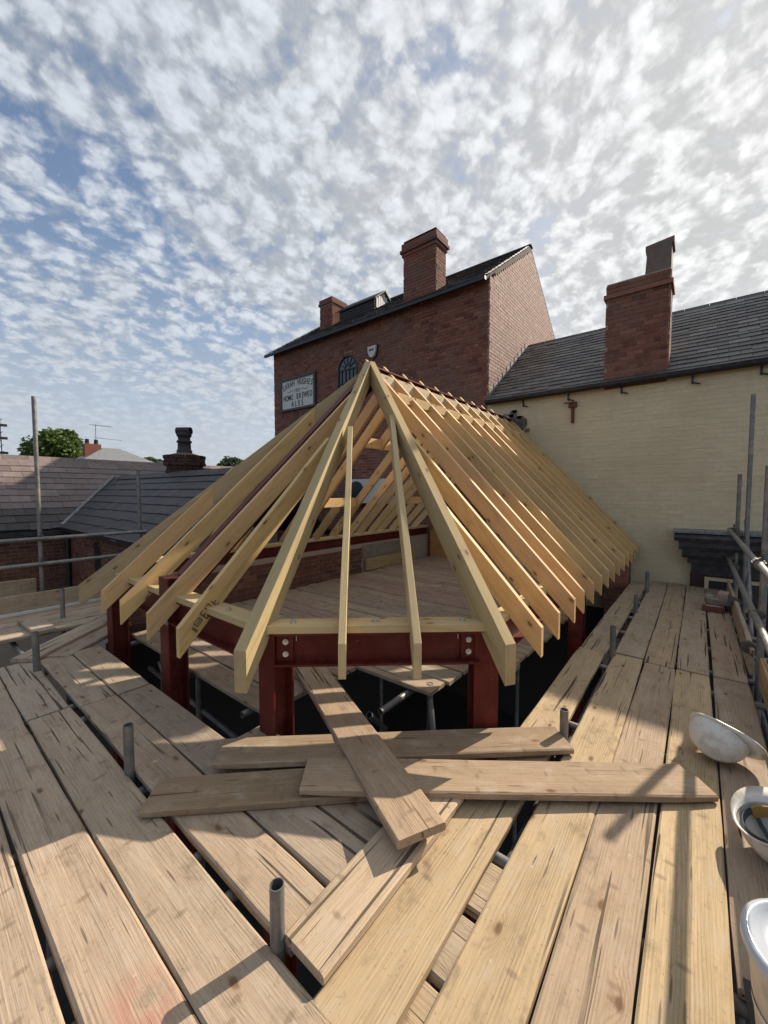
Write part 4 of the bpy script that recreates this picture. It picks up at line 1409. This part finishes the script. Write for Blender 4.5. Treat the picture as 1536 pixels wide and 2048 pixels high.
def helmet(loc, rot, label, harness):
    """hard hat shell modelled crown up (z), peak towards +x; then turned"""
    h = thing('hard_hat', loc, label, 'helmet', 'hard hats on the walkway boards')
    M = Matrix.Translation(loc) @ rot
    seg, rings = 40, 12
    mb = MB()

    def sh_(th, ph, k):
        a, b, c = .134 * k, .108 * k, .145 * k
        r = Vector((a * math.cos(ph) * math.cos(th), b * math.cos(ph) * math.sin(th), c * math.sin(ph)))
        rib = .006 * math.exp(-(r.y / .018) ** 2) * (1 if ph > .25 else 0) + .003 * math.exp(-((abs(r.y) - .05) / .012) ** 2) * (1 if ph > .3 else 0)
        r.z += rib * k
        return r
    vs = []
    for sgn, k in ((1, 1.0), (-1, .975)):
        for i in range(rings + 1):
            ph = (math.pi / 2) * i / rings * .985
            for j in range(seg):
                vs.append(sh_(2 * math.pi * j / seg, ph, k))
    off = (rings + 1) * seg
    fs = []
    for base, flip in ((0, False), (off, True)):
        for i in range(rings):
            for j in range(seg):
                q = (base + i * seg + j, base + i * seg + (j + 1) % seg, base + (i + 1) * seg + (j + 1) % seg, base + (i + 1) * seg + j)
                fs.append(q[::-1] if flip else q)
        cap = tuple(base + rings * seg + j for j in range(seg))
        fs.append(cap[::-1] if flip else cap)
    mb.add(vs, fs, True)
    mb.build('shell', M_white, h, M)
    # brim: narrow round the back, a wide peak in front
    br = MB()
    vs = []
    for j in range(seg):
        th = 2 * math.pi * j / seg
        f = max(0, math.cos(th)) ** 1.6
        wid = .012 + .052 * f
        ci, si = math.cos(th), math.sin(th)
        p0 = Vector((.131 * ci, .105 * si, .004))
        p1 = Vector(((.134 + wid) * ci, (.108 + wid * .8) * si, -.006 - .018 * f))
        vs += [p0, p1, p1 + Vector((0, 0, -.006)), p0 + Vector((0, 0, -.008))]
    fs = []
    for j in range(seg):
        k2 = (j + 1) % seg
        for q in range(4):
            fs.append((j * 4 + q, j * 4 + (q + 1) % 4, k2 * 4 + (q + 1) % 4, k2 * 4 + q))
    br.add(vs, fs, True)
    br.build('brim', M_white, h, M)
    if harness:
        hb_ = MB()
        for j in range(24):
            t0, t1 = 2 * math.pi * j / 24, 2 * math.pi * (j + 1) / 24
            q = [Vector((.112 * math.cos(t), .088 * math.sin(t), z)) for t in (t0, t1) for z in (.0, .03)]
            hb_.add([q[0], q[2], q[3], q[1]] + [v * .97 for v in (q[0], q[2], q[3], q[1])], [(0, 1, 2, 3), (7, 6, 5, 4), (0, 4, 5, 1), (3, 2, 6, 7)])
        hb_.build('headband', M_strap, h, M)
        pd = MB()
        for j in range(-4, 4):
            t0, t1 = j * .17, (j + 1) * .17
            q = [Vector((.106 * math.cos(t), .083 * math.sin(t), z)) for t in (t0, t1) for z in (-.004, .045)]
            pd.add([q[0], q[2], q[3], q[1]] + [v * .93 for v in (q[0], q[2], q[3], q[1])], [(0, 1, 2, 3), (7, 6, 5, 4), (0, 4, 5, 1), (3, 2, 6, 7), (0, 3, 7, 4), (1, 5, 6, 2)])
        pd.build('sweatband', M_pad, h, M)
        for a_ in (.5, 1.57, 2.64):
            sb_ = MB()
            for k_ in range(10):
                u0, u1 = math.pi * k_ / 10, math.pi * (k_ + 1) / 10
                ps = []
                for u_ in (u0, u1):
                    ctr = Vector((.11 * math.cos(u_) * math.cos(a_), .087 * math.cos(u_) * math.sin(a_), .02 + .085 * math.sin(u_)))
                    sdv = Vector((-math.sin(a_), math.cos(a_), 0)) * .009
                    ps += [ctr - sdv, ctr + sdv]
                sb_.add(ps + [p + Vector((0, 0, .002)) for p in ps], [(0, 1, 3, 2), (4, 6, 7, 5)])
            sb_.build('cradle_strap', M_strap, h, M)
        bd = MB()
        bd.lathe([(.0, .003), (.02, .002), (.023, 0)], 20, Matrix.Translation((-.02, -.107, .045)) @ Matrix.Rotation(R(80), 4, 'X') @ Matrix.Diagonal((1.25, .55, 1, 1)))
        bd.build('badge', M_redink, h, M)
    return h


def look_rot(peak, crown):
    z = Vector(crown).normalized()
    x = Vector(peak)
    x = (x - z * x.dot(z)).normalized()
    yv = z.cross(x)
    return Matrix((x, yv, z)).transposed().to_4x4()


helmet((.14, 2.85, .135), look_rot((.80, -.28, -.25), (-.34, -.74, -.52)), 'dirty white hard hat tipped away with its shell facing the camera', False)
helmet((.275, 2.18, .148), look_rot((-.05, .95, .12), (.28, .02, -.94)), 'upturned white hard hat showing its harness at the right edge', True)
# tub with lid, and a slate offcut under it
bk = thing('plastic_tub', (.30, 1.42, .0), 'white plastic tub with clear lid at the right edge', 'tub')
Mb = Matrix.Translation((.298, 1.425, .014))
MB().lathe([(.0, .0), (.118, .0), (.124, .01), (.150, .245), (.158, .25), (.158, .275), (.15, .28)], 40, Mb).build('body', M_white, bk, None)
MB().lathe([(.162, .262), (.166, .27), (.166, .292), (.158, .298), (.146, .296), (.140, .286), (.10, .284), (.0, .283)], 40, Mb).build('lid', M_lid, bk, None)
MB().lathe([(.1365, .10), (.1385, .118)], 40, Mb).build('moulded_ring', M_white, bk, None)
sl_ = thing('slate_offcut', (.25, 1.36, .0), 'dark slate offcut under the plastic tub', 'slate')
Ms = Matrix.Translation((.36, 1.36, .007)) @ Matrix.Rotation(.06, 4, 'Z')
MB().box((-.19, -.22, -.004), (.19, .22, .006)).build('slate', M_slate_dark, sl_, Ms)
